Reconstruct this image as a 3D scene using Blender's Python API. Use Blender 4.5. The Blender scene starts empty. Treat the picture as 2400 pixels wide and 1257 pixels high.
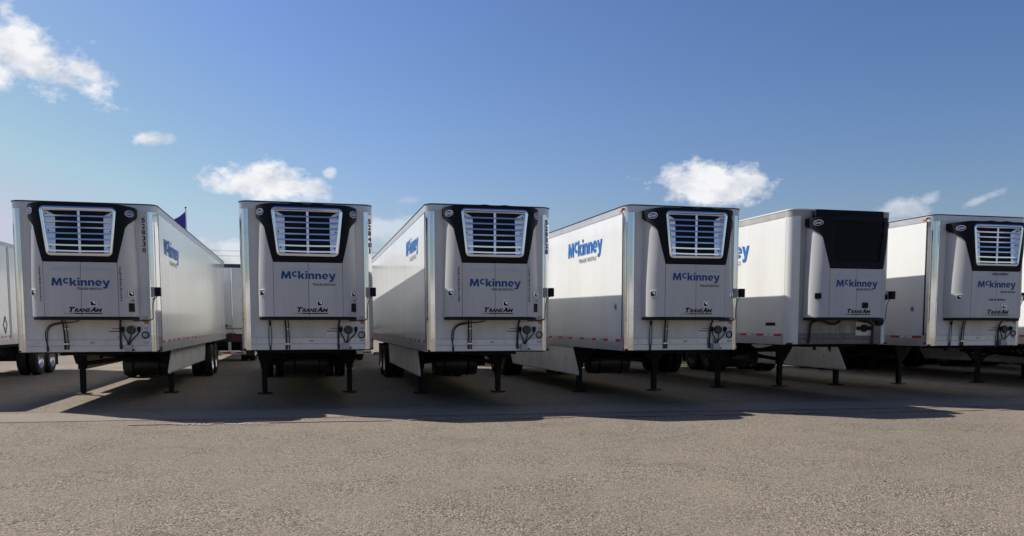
import bpy, math, random
from math import sin, cos, pi, radians, sqrt
from mathutils import Vector, noise as mnoise

SC = bpy.context.scene
COL = SC.collection
R = random.Random(7)

# ------------------------------------------------------------------ camera
EYE, FPX, PITCH, CX, CY = 1.70, 1980.2, radians(4.70), 1219.3, 922.1     # focal length and principal point in px of a 2400 x 1257 picture
cd = bpy.data.cameras.new('camera'); cam = bpy.data.objects.new('camera', cd); COL.objects.link(cam)
cam.location = (0, 0, EYE); cam.rotation_euler = (radians(90) - PITCH, 0, 0)
cd.sensor_fit = 'HORIZONTAL'; cd.sensor_width = 36; cd.lens = FPX / 2400 * 36
cd.shift_x = (1200 - CX) / 2400; cd.shift_y = (CY - 628.5) / 2400
cd.clip_start = .1; cd.clip_end = 5000
SC.camera = cam

def ray(px, py):
    x = (px - CX) / FPX; y = (CY - py) / FPX
    return Vector((x, cos(PITCH) + y * sin(PITCH), -sin(PITCH) + y * cos(PITCH)))
def gpt(px, py, z=0.0):
    d = ray(px, py); t = (z - EYE) / d.z
    return (d.x * t, d.y * t, z)

# ------------------------------------------------------------------ sky and sun
SUN = Vector((-3.83, 2.0, 4.11)).normalized()
SUN_EL = math.asin(SUN.z); SUN_AZ = math.atan2(SUN.x, SUN.y)
W = bpy.data.worlds.new('World'); SC.world = W; W.use_nodes = True
nt = W.node_tree; nt.nodes.clear()
def N(t, **k):
    n = nt.nodes.new(t)
    for a, b in k.items(): setattr(n, a, b)
    return n
def L(a, b): nt.links.new(a, b)
def M(op, a, b=None, c=None, clamp=False):
    n = N('ShaderNodeMath', operation=op); n.use_clamp = clamp
    for i, v in enumerate((a, b, c)):
        if v is None: continue
        if isinstance(v, (int, float)): n.inputs[i].default_value = v
        else: L(v, n.inputs[i])
    return n.outputs[0]
sky = N('ShaderNodeTexSky'); sky.sky_type = 'NISHITA'; sky.sun_disc = False
sky.sun_elevation = SUN_EL; sky.sun_rotation = SUN_AZ
sky.air_density = 1.3; sky.dust_density = 0.9; sky.ozone_density = 2.4; sky.altitude = 100
gam = N('ShaderNodeMix', data_type='RGBA', blend_type='MULTIPLY'); gam.inputs['Factor'].default_value = 1; gam.inputs['B'].default_value = (.345, .355, .452, 1)
gm = N('ShaderNodeGamma'); gm.inputs[1].default_value = 1.35; L(sky.outputs[0], gm.inputs[0])      # a phone picture's contrast in the blue
gc = N('ShaderNodeVectorMath', operation='MINIMUM'); gc.inputs[1].default_value = (14, 14, 13.4); L(gm.outputs[0], gc.inputs[0]); L(gc.outputs[0], gam.inputs['A'])
bg1 = N('ShaderNodeBackground'); bg1.inputs[1].default_value = 0.1; L(gam.outputs['Result'], bg1.inputs[0])
tc = N('ShaderNodeTexCoord'); sep = N('ShaderNodeSeparateXYZ'); L(tc.outputs['Generated'], sep.inputs[0])
az = M('ARCTAN2', sep.outputs[0], sep.outputs[1]); el = M('ARCSINE', sep.outputs[2])
n1 = N('ShaderNodeTexNoise'); n1.inputs['Scale'].default_value = 13; n1.inputs['Detail'].default_value = 9; n1.inputs['Roughness'].default_value = .62
n2 = N('ShaderNodeTexNoise'); n2.inputs['Scale'].default_value = 42; n2.inputs['Detail'].default_value = 6; n2.inputs['Roughness'].default_value = .6
mp = N('ShaderNodeMapping'); mp.inputs['Scale'].default_value = (1, 1, 1.5); L(tc.outputs['Generated'], mp.inputs[0])
L(mp.outputs[0], n1.inputs['Vector']); L(mp.outputs[0], n2.inputs['Vector'])
nn = M('ADD', M('SUBTRACT', n1.outputs[0], .5), M('MULTIPLY', M('SUBTRACT', n2.outputs[0], .5), .65))
# clouds: centre px, centre py, half width, half height, thickness, slope
CL = [(55, 140, 150, 56, 1.0, .28), (-20, 112, 125, 78, 1.0, .1), (190, 165, 46, 24, .8, .3), (345, 328, 40, 22, .95, 0), (385, 328, 26, 14, .4, 0),
      (622, 428, 118, 40, 1.0, .1), (500, 428, 46, 26, .8, .1), (735, 445, 46, 28, .8, 0), (624, 408, 52, 32, 1, 0), (772, 407, 16, 14, .6, 0),
      (560, 590, 170, 32, .5, 0), (900, 540, 90, 40, .4, 0), (955, 468, 40, 12, .15, 0),
      (1690, 440, 150, 42, 1.0, .06), (1655, 420, 60, 44, 1.0, 0), (1745, 428, 70, 36, .9, .1), (1590, 436, 50, 40, .9, 0),
      (2130, 492, 60, 26, .55, -.2), (2175, 470, 34, 18, .4, -.3), (2300, 468, 46, 11, .35, -.35), (2090, 520, 60, 26, .35, 0)]
cl = []
for (px, py, w, h, dn, sl) in CL:
    d = ray(px, py).normalized(); k = 1 / (FPX * 1.0)
    cl.append((math.atan2(d.x, d.y), math.asin(d.z), w * k, h * k, dn, sl))
rr = random.Random(3)
for i in range(16):                                   # the same kind of fair-weather puffs all round the rest of the sky
    a = radians(48) + i * radians(264) / 15
    cl.append((((a + pi) % (2 * pi)) - pi, radians(rr.uniform(8, 32)), rr.uniform(.07, .15), rr.uniform(.02, .045), rr.uniform(.5, 1), rr.uniform(-.2, .2)))
dens = None
for (ca, ce, w, h, dn, sl) in cl:
    da = M('SUBTRACT', az, ca); de = M('ADD', M('SUBTRACT', el, ce), M('MULTIPLY', da, sl))
    q = M('ADD', M('POWER', M('MULTIPLY', da, 1 / w), 2), M('POWER', M('MULTIPLY', de, 1 / h), 2))
    v = M('MULTIPLY', M('SUBTRACT', 1.0, M('SQRT', q)), 1.0)
    v = M('ADD', v, M('MULTIPLY', nn, 2.5))
    v = M('MULTIPLY', M('MULTIPLY', v, 1.7, clamp=True), dn)
    dens = v if dens is None else M('MAXIMUM', dens, v)
dens = M('SMOOTH_MIN', dens, 1.0, .1)
dens = M('MULTIPLY', dens, M('GREATER_THAN', el, -.01), clamp=True)
mp3 = N('ShaderNodeMapping'); mp3.inputs['Scale'].default_value = (1, 1, 1.5); mp3.inputs['Location'].default_value = (-.012, 0, .022); L(tc.outputs['Generated'], mp3.inputs[0])
n3 = N('ShaderNodeTexNoise'); n3.inputs['Scale'].default_value = 13; n3.inputs['Detail'].default_value = 9; n3.inputs['Roughness'].default_value = .62; L(mp3.outputs[0], n3.inputs['Vector'])
shade = M('ADD', M('MULTIPLY', M('SUBTRACT', n1.outputs[0], n3.outputs[0]), 3.2), .80)
ccol = N('ShaderNodeMix', data_type='RGBA'); ccol.inputs['A'].default_value = (.50, .55, .64, 1); ccol.inputs['B'].default_value = (.93, .93, .95, 1)
L(M('MULTIPLY', shade, 1, clamp=True), ccol.inputs['Factor'])
bg2 = N('ShaderNodeBackground'); bg2.inputs[1].default_value = .84; L(ccol.outputs['Result'], bg2.inputs[0])
mx = N('ShaderNodeMixShader'); L(dens, mx.inputs[0]); L(bg1.outputs[0], mx.inputs[1]); L(bg2.outputs[0], mx.inputs[2])
wo = N('ShaderNodeOutputWorld'); L(mx.outputs[0], wo.inputs[0])

sd = bpy.data.lights.new('sun', 'SUN'); sd.energy = 5.0; sd.angle = radians(.53); sd.color = (1, .955, .89)
so = bpy.data.objects.new('sun', sd); COL.objects.link(so); so.rotation_euler = SUN.to_track_quat('Z', 'Y').to_euler()
SC.view_settings.view_transform = 'Standard'; SC.view_settings.look = 'None'
SC.view_settings.exposure = 0.25; SC.view_settings.gamma = 1; SC.view_settings.use_curve_mapping = False

# ------------------------------------------------------------------ materials
MATS = {}
def mat(name, col, rough=.5, metal=0., var=0., vscale=1.5, streak=1., bump=0., bscale=30., dirt=None, dirt_amt=0., spec=.5, low=0., coat=0.):
    """principled material with world-placed noise: colour variation, vertical streaks, dirt and fine relief"""
    if name in MATS: return MATS[name]
    m = bpy.data.materials.new(name); m.use_nodes = True; t = m.node_tree; b = t.nodes['Principled BSDF']
    b.inputs['Base Color'].default_value = (*col, 1); b.inputs['Roughness'].default_value = rough
    b.inputs['Metallic'].default_value = metal; b.inputs['Specular IOR Level'].default_value = spec
    if coat: b.inputs['Coat Weight'].default_value = coat; b.inputs['Coat Roughness'].default_value = .12
    def n(k, **kw):
        x = t.nodes.new(k)
        for a, c in kw.items(): setattr(x, a, c)
        return x
    if var or bump or dirt_amt:
        c = n('ShaderNodeTexCoord'); oi = n('ShaderNodeObjectInfo'); ad = n('ShaderNodeVectorMath', operation='ADD')
        t.links.new(c.outputs['Object'], ad.inputs[0]); t.links.new(oi.outputs['Location'], ad.inputs[1])
        mpn = n('ShaderNodeMapping'); mpn.inputs['Scale'].default_value = (1, 1, 1 / streak); t.links.new(ad.outputs[0], mpn.inputs[0])
        cur = None
        if var:
            z = n('ShaderNodeTexNoise'); z.inputs['Scale'].default_value = vscale; z.inputs['Detail'].default_value = 7; z.inputs['Roughness'].default_value = .6
            t.links.new(mpn.outputs[0], z.inputs['Vector'])
            mr = n('ShaderNodeMapRange'); mr.inputs[1].default_value = .3; mr.inputs[2].default_value = .7; mr.inputs[3].default_value = 1 - var; mr.inputs[4].default_value = 1 + var * .5
            t.links.new(z.outputs[0], mr.inputs[0])
            mm = n('ShaderNodeVectorMath', operation='SCALE'); mm.inputs[0].default_value = col; t.links.new(mr.outputs[0], mm.inputs['Scale'])
            cur = mm.outputs[0]
            mr2 = n('ShaderNodeMapRange'); mr2.inputs[3].default_value = rough * .75; mr2.inputs[4].default_value = min(1, rough * 1.3); t.links.new(z.outputs[0], mr2.inputs[0])
            t.links.new(mr2.outputs[0], b.inputs['Roughness'])
        if dirt_amt:
            z = n('ShaderNodeTexNoise'); z.inputs['Scale'].default_value = 2.6; z.inputs['Detail'].default_value = 9; z.inputs['Roughness'].default_value = .7
            t.links.new(mpn.outputs[0], z.inputs['Vector'])
            mr = n('ShaderNodeMapRange'); mr.inputs[1].default_value = .47 - (.17 if dirt_amt > .9 else 0); mr.inputs[2].default_value = .74 - (.17 if dirt_amt > .9 else 0); mr.inputs[4].default_value = dirt_amt; t.links.new(z.outputs[0], mr.inputs[0])
            fac = mr.outputs[0]
            if low:
                sp = n('ShaderNodeSeparateXYZ'); t.links.new(c.outputs['Object'], sp.inputs[0])
                lz = n('ShaderNodeMapRange'); lz.inputs[1].default_value = low; lz.inputs[2].default_value = low + 1.1; lz.inputs[3].default_value = 1; lz.inputs[4].default_value = .12
                t.links.new(sp.outputs[2], lz.inputs[0]); mu = n('ShaderNodeMath', operation='MULTIPLY'); t.links.new(fac, mu.inputs[0]); t.links.new(lz.outputs[0], mu.inputs[1]); fac = mu.outputs[0]
            mi = n('ShaderNodeMix', data_type='RGBA'); t.links.new(fac, mi.inputs['Factor'])
            if cur: t.links.new(cur, mi.inputs['A'])
            else: mi.inputs['A'].default_value = (*col, 1)
            mi.inputs['B'].default_value = (*(dirt or (.12, .1, .08)), 1); cur = mi.outputs['Result']
        if cur: t.links.new(cur, b.inputs['Base Color'])
        if bump:
            z = n('ShaderNodeTexNoise'); z.inputs['Scale'].default_value = bscale; z.inputs['Detail'].default_value = 4; t.links.new(ad.outputs[0], z.inputs['Vector'])
            bp = n('ShaderNodeBump'); bp.inputs['Strength'].default_value = 1; bp.inputs['Distance'].default_value = bump
            t.links.new(z.outputs[0], bp.inputs['Height']); t.links.new(bp.outputs[0], b.inputs['Normal'])
    MATS[name] = m
    return m
WHITE = mat('trailer_white', (.765, .768, .745), .13, var=.06, vscale=1.2, streak=5, dirt_amt=.22, dirt=(.34, .31, .26), low=1.2)
WHITEOLD = mat('old_trailer_white', (.74, .735, .70), .34, var=.09, vscale=1.5, streak=5, dirt_amt=.32, dirt=(.3, .26, .2), low=1.2)
FRONT = mat("front_white", (.70, .69, .66), .36, var=.11, vscale=2.2, streak=4, dirt_amt=.6, dirt=(.36, .33, .3), low=1.2)
FRONTOLD = mat('front_dirty', (.42, .405, .37), .5, var=.2, vscale=3, streak=4, dirt_amt=.97, dirt=(.09, .075, .055), low=1.25)
UNIT = mat("unit_plastic", (.56, .55, .525), .46, var=.08, vscale=1.5, streak=4, dirt_amt=.28, dirt=(.27, .25, .23), low=1.8, bump=.0008, bscale=300)
UNITOLD = mat('unit_plastic_old', (.52, .515, .51), .5, var=.08, vscale=2, streak=4, dirt_amt=.3, dirt=(.3, .28, .25), low=1.7)
ALU = mat('aluminium_rail', (.58, .585, .59), .36, metal=.5, var=.08, vscale=3, streak=1, dirt_amt=.25, dirt=(.25, .23, .2))
STEEL = mat('polished_steel', (.74, .75, .76), .07, metal=1, var=.06, vscale=5, bump=.0009, bscale=3.5)
CHROME = mat('chrome', (.84, .84, .86), .13, metal=1)
BRUSH = mat('brushed_steel', (.80, .83, .88), .32, metal=.85, var=.1, vscale=7)
BLACKP = mat('black_plastic', (.008, .010, .014), .5, var=.15, vscale=4, spec=.12)
BLACKM = mat('black_mesh', (.006, .007, .010), .6, spec=.2)
COIL = mat('condenser_black', (.006, .006, .008), .8)
RUB = mat('rubber_hose', (.014, .014, .014), .55)
TYRE = mat('tyre_rubber', (.013, .012, .012), .8, var=.3, vscale=8, bump=.002, bscale=60)
DARKST = mat('painted_black_steel', (.010, .0095, .0095), .65, var=.3, vscale=4, bump=.001, bscale=40, spec=.25)
FLOORM = mat('underside_dark', (.022, .021, .020), .8)
SEAL = mat('seal_black', (.010, .010, .011), .6, spec=.25)
ALUW = mat('aluminium_wheel', (.62, .62, .62), .3, metal=.9, var=.1, vscale=6)
TANK = mat('tank_grey', (.06, .06, .062), .4, metal=.5, var=.2, vscale=3)
SKIRT = mat('skirt_white', (.78, .775, .75), .4, var=.07, vscale=1.2, streak=2, dirt_amt=.35, dirt=(.28, .25, .2))
LOGO = mat('logo_blue', (.022, .15, .44), .65, spec=.2)
LOGOD = mat('logo_deep_blue', (.016, .065, .235), .5, spec=.3)
INK = mat('ink_black', (.010, .010, .014), .7, spec=.2)
LATCH = mat('latch_bright_steel', (.82, .83, .85), .28, metal=.75)
PALE = mat('decal_white', (.78, .78, .8), .45)
NAVY = mat('badge_navy', (.03, .04, .20), .3)
REDT = mat('reflector_red', (.52, .02, .02), .35)
WHT = mat('reflector_white', (.74, .74, .74), .4)
ORNG = mat('orange_sticker', (.50, .21, .03), .6, var=.15, vscale=20)
GRIME = mat('grimy_sill', (.17, .16, .14), .6, var=.35, vscale=5, streak=2)
GREYS = mat('grey_sticker', (.45, .45, .47), .6, var=.15, vscale=25)
YEL = mat('yellow_sticker', (.42, .38, .04), .5)
AMB = mat('amber_lens', (.7, .18, .02), .25)
REDL = mat('red_lens', (.30, .01, .012), .25)
FLAGB = mat('flag_blue', (.06, .065, .38), .8, var=.25, vscale=1.5)
FLAGR = mat('flag_red', (.45, .02, .04), .8)
FLAGW = mat('flag_white', (.75, .75, .75), .8)

# ------------------------------------------------------------------ mesh helpers
class MB:
    def __init__(s): s.v = []; s.f = []
    def box(s, x0, x1, y0, y1, z0, z1):
        i = len(s.v); s.v += [(x, y, z) for x in (x0, x1) for y in (y0, y1) for z in (z0, z1)]
        s.f += [tuple(i + k for k in q) for q in ((0, 1, 3, 2), (4, 6, 7, 5), (0, 4, 5, 1), (2, 3, 7, 6), (0, 2, 6, 4), (1, 5, 7, 3))]
        return s
    def prism(s, poly, ext, closed=True):
        """poly: 3-D points; ext: extrusion vector"""
        i = len(s.v); n = len(poly); e = Vector(ext)
        s.v += [tuple(p) for p in poly] + [tuple(Vector(p) + e) for p in poly]
        if closed: s.f += [tuple(range(i, i + n)), tuple(range(i + 2 * n - 1, i + n - 1, -1))]
        for k in range(n):
            if not closed and k == n - 1: break
            a, b = i + k, i + (k + 1) % n; s.f.append((a, a + n, b + n, b))
        return s
    def tube(s, pts, r, n=8, cap=True):
        pts = [Vector(p) for p in pts]; i = len(s.v); m = len(pts); prev = None
        for k, p in enumerate(pts):
            t = (pts[min(k + 1, m - 1)] - pts[max(k - 1, 0)]).normalized()
            u = prev if prev is not None else (Vector((0, 0, 1)) if abs(t.z) < .8 else Vector((0, 1, 0)))
            u = (u - t * u.dot(t)).normalized(); prev = u; w = t.cross(u)
            rk = r[k] if isinstance(r, (list, tuple)) else r
            s.v += [tuple(p + (u * cos(2 * pi * j / n) + w * sin(2 * pi * j / n)) * rk) for j in range(n)]
        for k in range(m - 1):
            for j in range(n):
                a = i + k * n + j; b = i + k * n + (j + 1) % n; s.f.append((a, b, b + n, a + n))
        if cap: s.f += [tuple(range(i + n - 1, i - 1, -1)), tuple(range(i + (m - 1) * n, i + m * n))]
        return s
    def lathe(s, prof, n=28, axis='x', c=(0, 0, 0)):
        """prof: (offset along axis, radius)"""
        i = len(s.v); m = len(prof)
        for (a, r) in prof:
            for j in range(n):
                q = 2 * pi * j / n
                p = (a, r * cos(q), r * sin(q)) if axis == 'x' else ((r * cos(q), a, r * sin(q)) if axis == 'y' else (r * cos(q), r * sin(q), a))
                s.v.append((p[0] + c[0], p[1] + c[1], p[2] + c[2]))
        for k in range(m - 1):
            for j in range(n):
                a = i + k * n + j; b = i + k * n + (j + 1) % n; s.f.append((a, b, b + n, a + n))
        return s
    def grid(s, rows):
        i = len(s.v); m = len(rows[0])
        for r in rows: s.v += [tuple(p) for p in r]
        for k in range(len(rows) - 1):
            for j in range(m - 1):
                a = i + k * m + j; s.f.append((a, a + 1, a + m + 1, a + m))
        return s
    def mesh(s, name, m, smooth=False, recalc=True):
        me = bpy.data.meshes.new(name); me.from_pydata(s.v, [], s.f)
        if recalc:
            import bmesh
            bm = bmesh.new(); bm.from_mesh(me); bmesh.ops.recalc_face_normals(bm, faces=bm.faces); bm.to_mesh(me); bm.free()
        me.materials.append(m)
        if smooth:
            me.polygons.foreach_set('use_smooth', [True] * len(me.polygons))
            try: me.set_sharp_from_angle(angle=radians(38))
            except Exception: pass
        return me
    def build(s, name, m, parent=None, smooth=False, bevel=0, recalc=True):
        return link(name, s.mesh(name, m, smooth, recalc), parent, bevel=bevel)
def link(name, me, parent=None, loc=(0, 0, 0), rot=(0, 0, 0), bevel=0):
    o = bpy.data.objects.new(name, me); COL.objects.link(o); o.parent = parent; o.location = loc; o.rotation_euler = rot
    if bevel:
        b = o.modifiers.new('bevel', 'BEVEL'); b.width = bevel; b.segments = 2; b.limit_method = 'ANGLE'; b.angle_limit = radians(35)
    return o
def tag(o, label=None, cat=None, group=None, kind=None):
    for k, v in (('label', label), ('category', cat), ('group', group), ('kind', kind)):
        if v: o[k] = v
    return o
def thing(name, label, cat, loc, rz=0, group=None):
    o = bpy.data.objects.new(name, None); COL.objects.link(o); o.location = loc; o.rotation_euler = (0, 0, rz); o.empty_display_size = .3
    return tag(o, label, cat, group)
def bez(p0, p1, p2, p3, n=12):
    p0, p1, p2, p3 = map(Vector, (p0, p1, p2, p3)); out = []
    for i in range(n + 1):
        t = i / n; out.append(p0 * (1 - t) ** 3 + p1 * 3 * t * (1 - t) ** 2 + p2 * 3 * t * t * (1 - t) + p3 * t ** 3)
    return out
def lerp_tab(tab, x):
    if x <= tab[0][0]: return tab[0][1]
    for (a, b), (c, d) in zip(tab, tab[1:]):
        if x <= c: return b + (d - b) * (x - a) / (c - a)
    return tab[-1][1]

# lettering: built-in outline font turned into real thin meshes
_TX = {}
def text_geo(s, offset=0., shear=0.):
    k = (s, offset, shear)
    if k not in _TX:
        c = bpy.data.curves.new('t', 'FONT'); c.body = s; c.offset = offset; c.shear = shear; c.resolution_u = 3; c.fill_mode = 'FRONT'
        o = bpy.data.objects.new('t', c); COL.objects.link(o); bpy.context.view_layer.update()
        dg = bpy.context.evaluated_depsgraph_get(); me = bpy.data.meshes.new_from_object(o.evaluated_get(dg), depsgraph=dg)
        vs = [(v.co.x, v.co.y) for v in me.vertices]; fs = [tuple(p.vertices) for p in me.polygons]
        bpy.data.objects.remove(o); bpy.data.curves.remove(c); bpy.data.meshes.remove(me); _TX[k] = (vs, fs)
    return _TX[k]
def fit(geo, x0, x1, y0=None, y1=None, cap=None, base=0.):
    """scale text geometry into a box; cap: height scale instead of bounding box"""
    vs, fs = geo; xs = [v[0] for v in vs]; ys = [v[1] for v in vs]; a, b = min(xs), max(xs); c, d = min(ys), max(ys)
    sx = (x1 - x0) / (b - a)
    if cap is not None: return [(x0 + (x - a) * sx, base + y * cap) for x, y in vs], fs
    return [(x0 + (x - a) * sx, y0 + (y - c) * (y1 - y0) / (d - c)) for x, y in vs], fs
def glyph(ch, w, y0, y1, off, x=0.):
    k = .34 if ch in '1I' else 1.
    return fit(text_geo(ch, off), x - w * k, x + w * k, y0, y1)
def join(*gs):
    v, f = [], []
    for gv, gf in gs:
        i = len(v); v += gv; f += [tuple(i + k for k in q) for q in gf]
    return v, f
def arcp(cx, cy, rx, ry, a0, a1, n=10):
    return [(cx + rx * cos(radians(a0 + (a1 - a0) * k / n)), cy + ry * sin(radians(a0 + (a1 - a0) * k / n))) for k in range(n + 1)]
def strip(o, i):
    v = o + i; n = len(o); return v, [(k, k + 1, n + k + 1, n + k) for k in range(n - 1)]
def ngon(p): return p, [tuple(range(len(p)))]
def word_logo(w):
    """bold trailer-rental word mark, w metres wide, baseline at 0 (cap height 1 in glyph units)"""
    X = .74; G = []
    def put(g, x, y=0., k=1.): G.append(([(x + a * k, y + b * k) for a, b in g[0]], g[1]))
    put(ngon([(0, 0), (.10, 1), (.40, 1), (.64, .45), (.88, 1), (1.18, 1), (1.28, 0), (1.0, 0), (.95, .56), (.72, 0), (.56, 0), (.33, .56), (.28, 0)]), 0)
    put(strip(arcp(.42, .38, .42, .39, 48, 312, 16), arcp(.42, .38, .17, .19, 52, 308, 16)), 1.36, .26, .98)
    put(ngon([(0, 0), (0, 1.05), (.27, 1.05), (.27, .45), (.50, X), (.84, X), (.56, .40), (.88, 0), (.55, 0), (.27, .33), (.27, 0)]), 2.16)
    put(ngon([(0, 0), (0, X), (.27, X), (.27, 0)]), 3.09); put(ngon([(0, .85), (0, 1.05), (.27, 1.05), (.27, .85)]), 3.09)
    nn_ = ngon([(0, 0), (0, X), (.25, X), (.26, .64)] + arcp(.50, .48, .27, .28, 140, 0, 9) + [(.77, 0), (.50, 0)] + arcp(.385, .42, .115, .12, 0, 180, 7) + [(.27, 0)])
    put(nn_, 3.46); put(nn_, 4.34)
    put(strip(arcp(.42, .37, .42, .39, 0, 318, 20), arcp(.42, .37, .17, .17, 0, 312, 20)), 5.20)
    put(ngon([(.262, .30), (.262, .41), (.588, .41), (.588, .365), (.84, .365), (.84, .30)]), 5.20)
    put(ngon([(0, X), (.30, X), (.48, .28), (.66, X), (.95, X), (.62, -.12)] + arcp(.36, -.10, .26, .24, -8, -90, 6) + [(.10, -.34), (.10, -.13)] + arcp(.26, -.03, .10, .10, -90, 20, 4)), 6.06)
    W0 = 7.01; k = w / W0
    return join(*[([(a * k, b * k) for a, b in gv], gf) for gv, gf in G])
def place_text(name, geo, m, parent, origin, side='F', off=0.):
    """side F: on the front (faces -y); L: left wall (faces -x); R: right wall (faces +x); G: on the ground"""
    vs, fs = geo; ox, oy, oz = origin; e = .0015
    if side == 'F': P = [(ox + x, oy - e, oz + y) for x, y in vs]
    elif side == 'L': P = [(ox - e, oy - x, oz + y) for x, y in vs]
    elif side == 'R': P = [(ox + e, oy + x, oz + y) for x, y in vs]
    elif side == 'B': P = [(ox - x, oy + e, oz + y) for x, y in vs]
    else: P = [(ox + x, oy + y, oz) for x, y in vs]
    me = bpy.data.meshes.new(name); me.from_pydata(P, [], fs); me.materials.append(m)
    return link(name, me, parent)

# ------------------------------------------------------------------ ground
def ground_mat(name, c1, c2, speck, bumpd, crack=False):
    m = bpy.data.materials.new(name); m.use_nodes = True; t = m.node_tree; b = t.nodes['Principled BSDF']; b.inputs['Roughness'].default_value = .92; b.inputs['Specular IOR Level'].default_value = .2
    def n(k, **kw):
        x = t.nodes.new(k)
        for a, c in kw.items(): setattr(x, a, c)
        return x
    def ln(a, c): t.links.new(a, c)
    c = n('ShaderNodeTexCoord')
    def nz(s, d=5, r=.6):
        z = n('ShaderNodeTexNoise'); z.inputs['Scale'].default_value = s; z.inputs['Detail'].default_value = d; z.inputs['Roughness'].default_value = r; ln(c.outputs['Object'], z.inputs['Vector']); return z.outputs[0]
    def mr(x, a, bb, lo, hi):
        q = n('ShaderNodeMapRange'); q.inputs[1].default_value = a; q.inputs[2].default_value = bb; q.inputs[3].default_value = lo; q.inputs[4].default_value = hi; ln(x, q.inputs[0]); return q.outputs[0]
    def mth(op, a, bb):
        q = n('ShaderNodeMath', operation=op)
        for i, v in enumerate((a, bb)):
            if isinstance(v, (int, float)): q.inputs[i].default_value = v
            else: ln(v, q.inputs[i])
        return q.outputs[0]
    big = nz(.22, 6); mid = nz(1.7, 7, .65)
    mi = n('ShaderNodeMix', data_type='RGBA'); mi.inputs['A'].default_value = (*c1, 1); mi.inputs['B'].default_value = (*c2, 1)
    ln(mr(mth('ADD', mth('MULTIPLY', big, .6), mth('MULTIPLY', mid, .4)), .38, .62, 0, 1), mi.inputs['Factor'])
    v = n('ShaderNodeTexVoronoi'); v.inputs['Scale'].default_value = 52; ln(c.outputs['Object'], v.inputs['Vector'])
    v2 = n('ShaderNodeTexVoronoi'); v2.inputs['Scale'].default_value = 110; ln(c.outputs['Object'], v2.inputs['Vector'])
    sv = n('ShaderNodeSeparateColor'); ln(v.outputs['Color'], sv.inputs[0]); sv2 = n('ShaderNodeSeparateColor'); ln(v2.outputs['Color'], sv2.inputs[0])
    patch = mr(nz(.9, 4), .42, .60, .55, 1.1)
    spk = mth('ADD', mth('MULTIPLY', mth('SUBTRACT', sv.outputs[0], .5), 1.1), mth('MULTIPLY', mth('SUBTRACT', sv2.outputs[0], .5), .8))
    spk = mth('ADD', 1.0, mth('MULTIPLY', mth('MULTIPLY', spk, speck), patch))
    pit = mr(nz(30, 3, .75), .32, .42, .50, 1.0)
    sc = n('ShaderNodeVectorMath', operation='SCALE'); ln(mi.outputs['Result'], sc.inputs[0]); ln(mth('MULTIPLY', spk, pit), sc.inputs['Scale'])
    out = sc.outputs[0]
    if crack:
        nv = n('ShaderNodeTexNoise'); nv.inputs['Scale'].default_value = 1.1; nv.inputs['Detail'].default_value = 6; ln(c.outputs['Object'], nv.inputs['Vector'])
        av = n('ShaderNodeVectorMath', operation='ADD'); ln(c.outputs['Object'], av.inputs[0]); ln(nv.outputs['Color'], av.inputs[1])
        vc = n('ShaderNodeTexVoronoi'); vc.feature = 'DISTANCE_TO_EDGE'; vc.inputs['Scale'].default_value = .16; ln(av.outputs[0], vc.inputs['Vector'])
        s2 = n('ShaderNodeVectorMath', operation='SCALE'); ln(out, s2.inputs[0]); ln(mr(vc.outputs[0], .0008, .002, .82, 1), s2.inputs['Scale']); out = s2.outputs[0]
        # darker old oil and tyre wear under the row
        oil = mr(nz(.55, 5), .58, .75, 1, .72); s3 = n('ShaderNodeVectorMath', operation='SCALE'); ln(out, s3.inputs[0]); ln(oil, s3.inputs['Scale']); out = s3.outputs[0]
    ln(out, b.inputs['Base Color'])
    h = mth('ADD', mth('MULTIPLY', mth('SUBTRACT', 1, v.outputs['Distance']), mth('MULTIPLY', patch, 1.0)), mth('MULTIPLY', nz(95, 3), .8))
    h = mth('ADD', h, mth('MULTIPLY', nz(17, 4), .6))
    bp = n('ShaderNodeBump'); bp.inputs['Distance'].default_value = bumpd; bp.inputs['Strength'].default_value = 1; ln(h, bp.inputs['Height']); ln(bp.outputs[0], b.inputs['Normal'])
    return m
ASPH = ground_mat('worn_asphalt', (.252, .210, .158), (.208, .174, .132), .95, .012, crack=True)
CONC = ground_mat('smooth_concrete', (.275, .233, .180), (.222, .188, .146), .35, .006)
REDP = ground_mat('faded_red_paint', (.33, .215, .172), (.285, .225, .175), .5, .008)
WHTP = mat('faded_white_paint', (.48, .47, .45), .8, var=.4, vscale=30)

def sheet(name, pts, m, parent=None, kind='structure'):
    me = bpy.data.meshes.new(name); me.from_pydata(pts, [], [tuple(range(len(pts)))]); me.materials.append(m)
    o = link(name, me, parent)
    if kind and not parent: o['kind'] = kind
    return o
gr = sheet('ground', [(-900, -900, 0), (900, -900, 0), (900, 900, 0), (-900, 900, 0)], ASPH)
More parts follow.
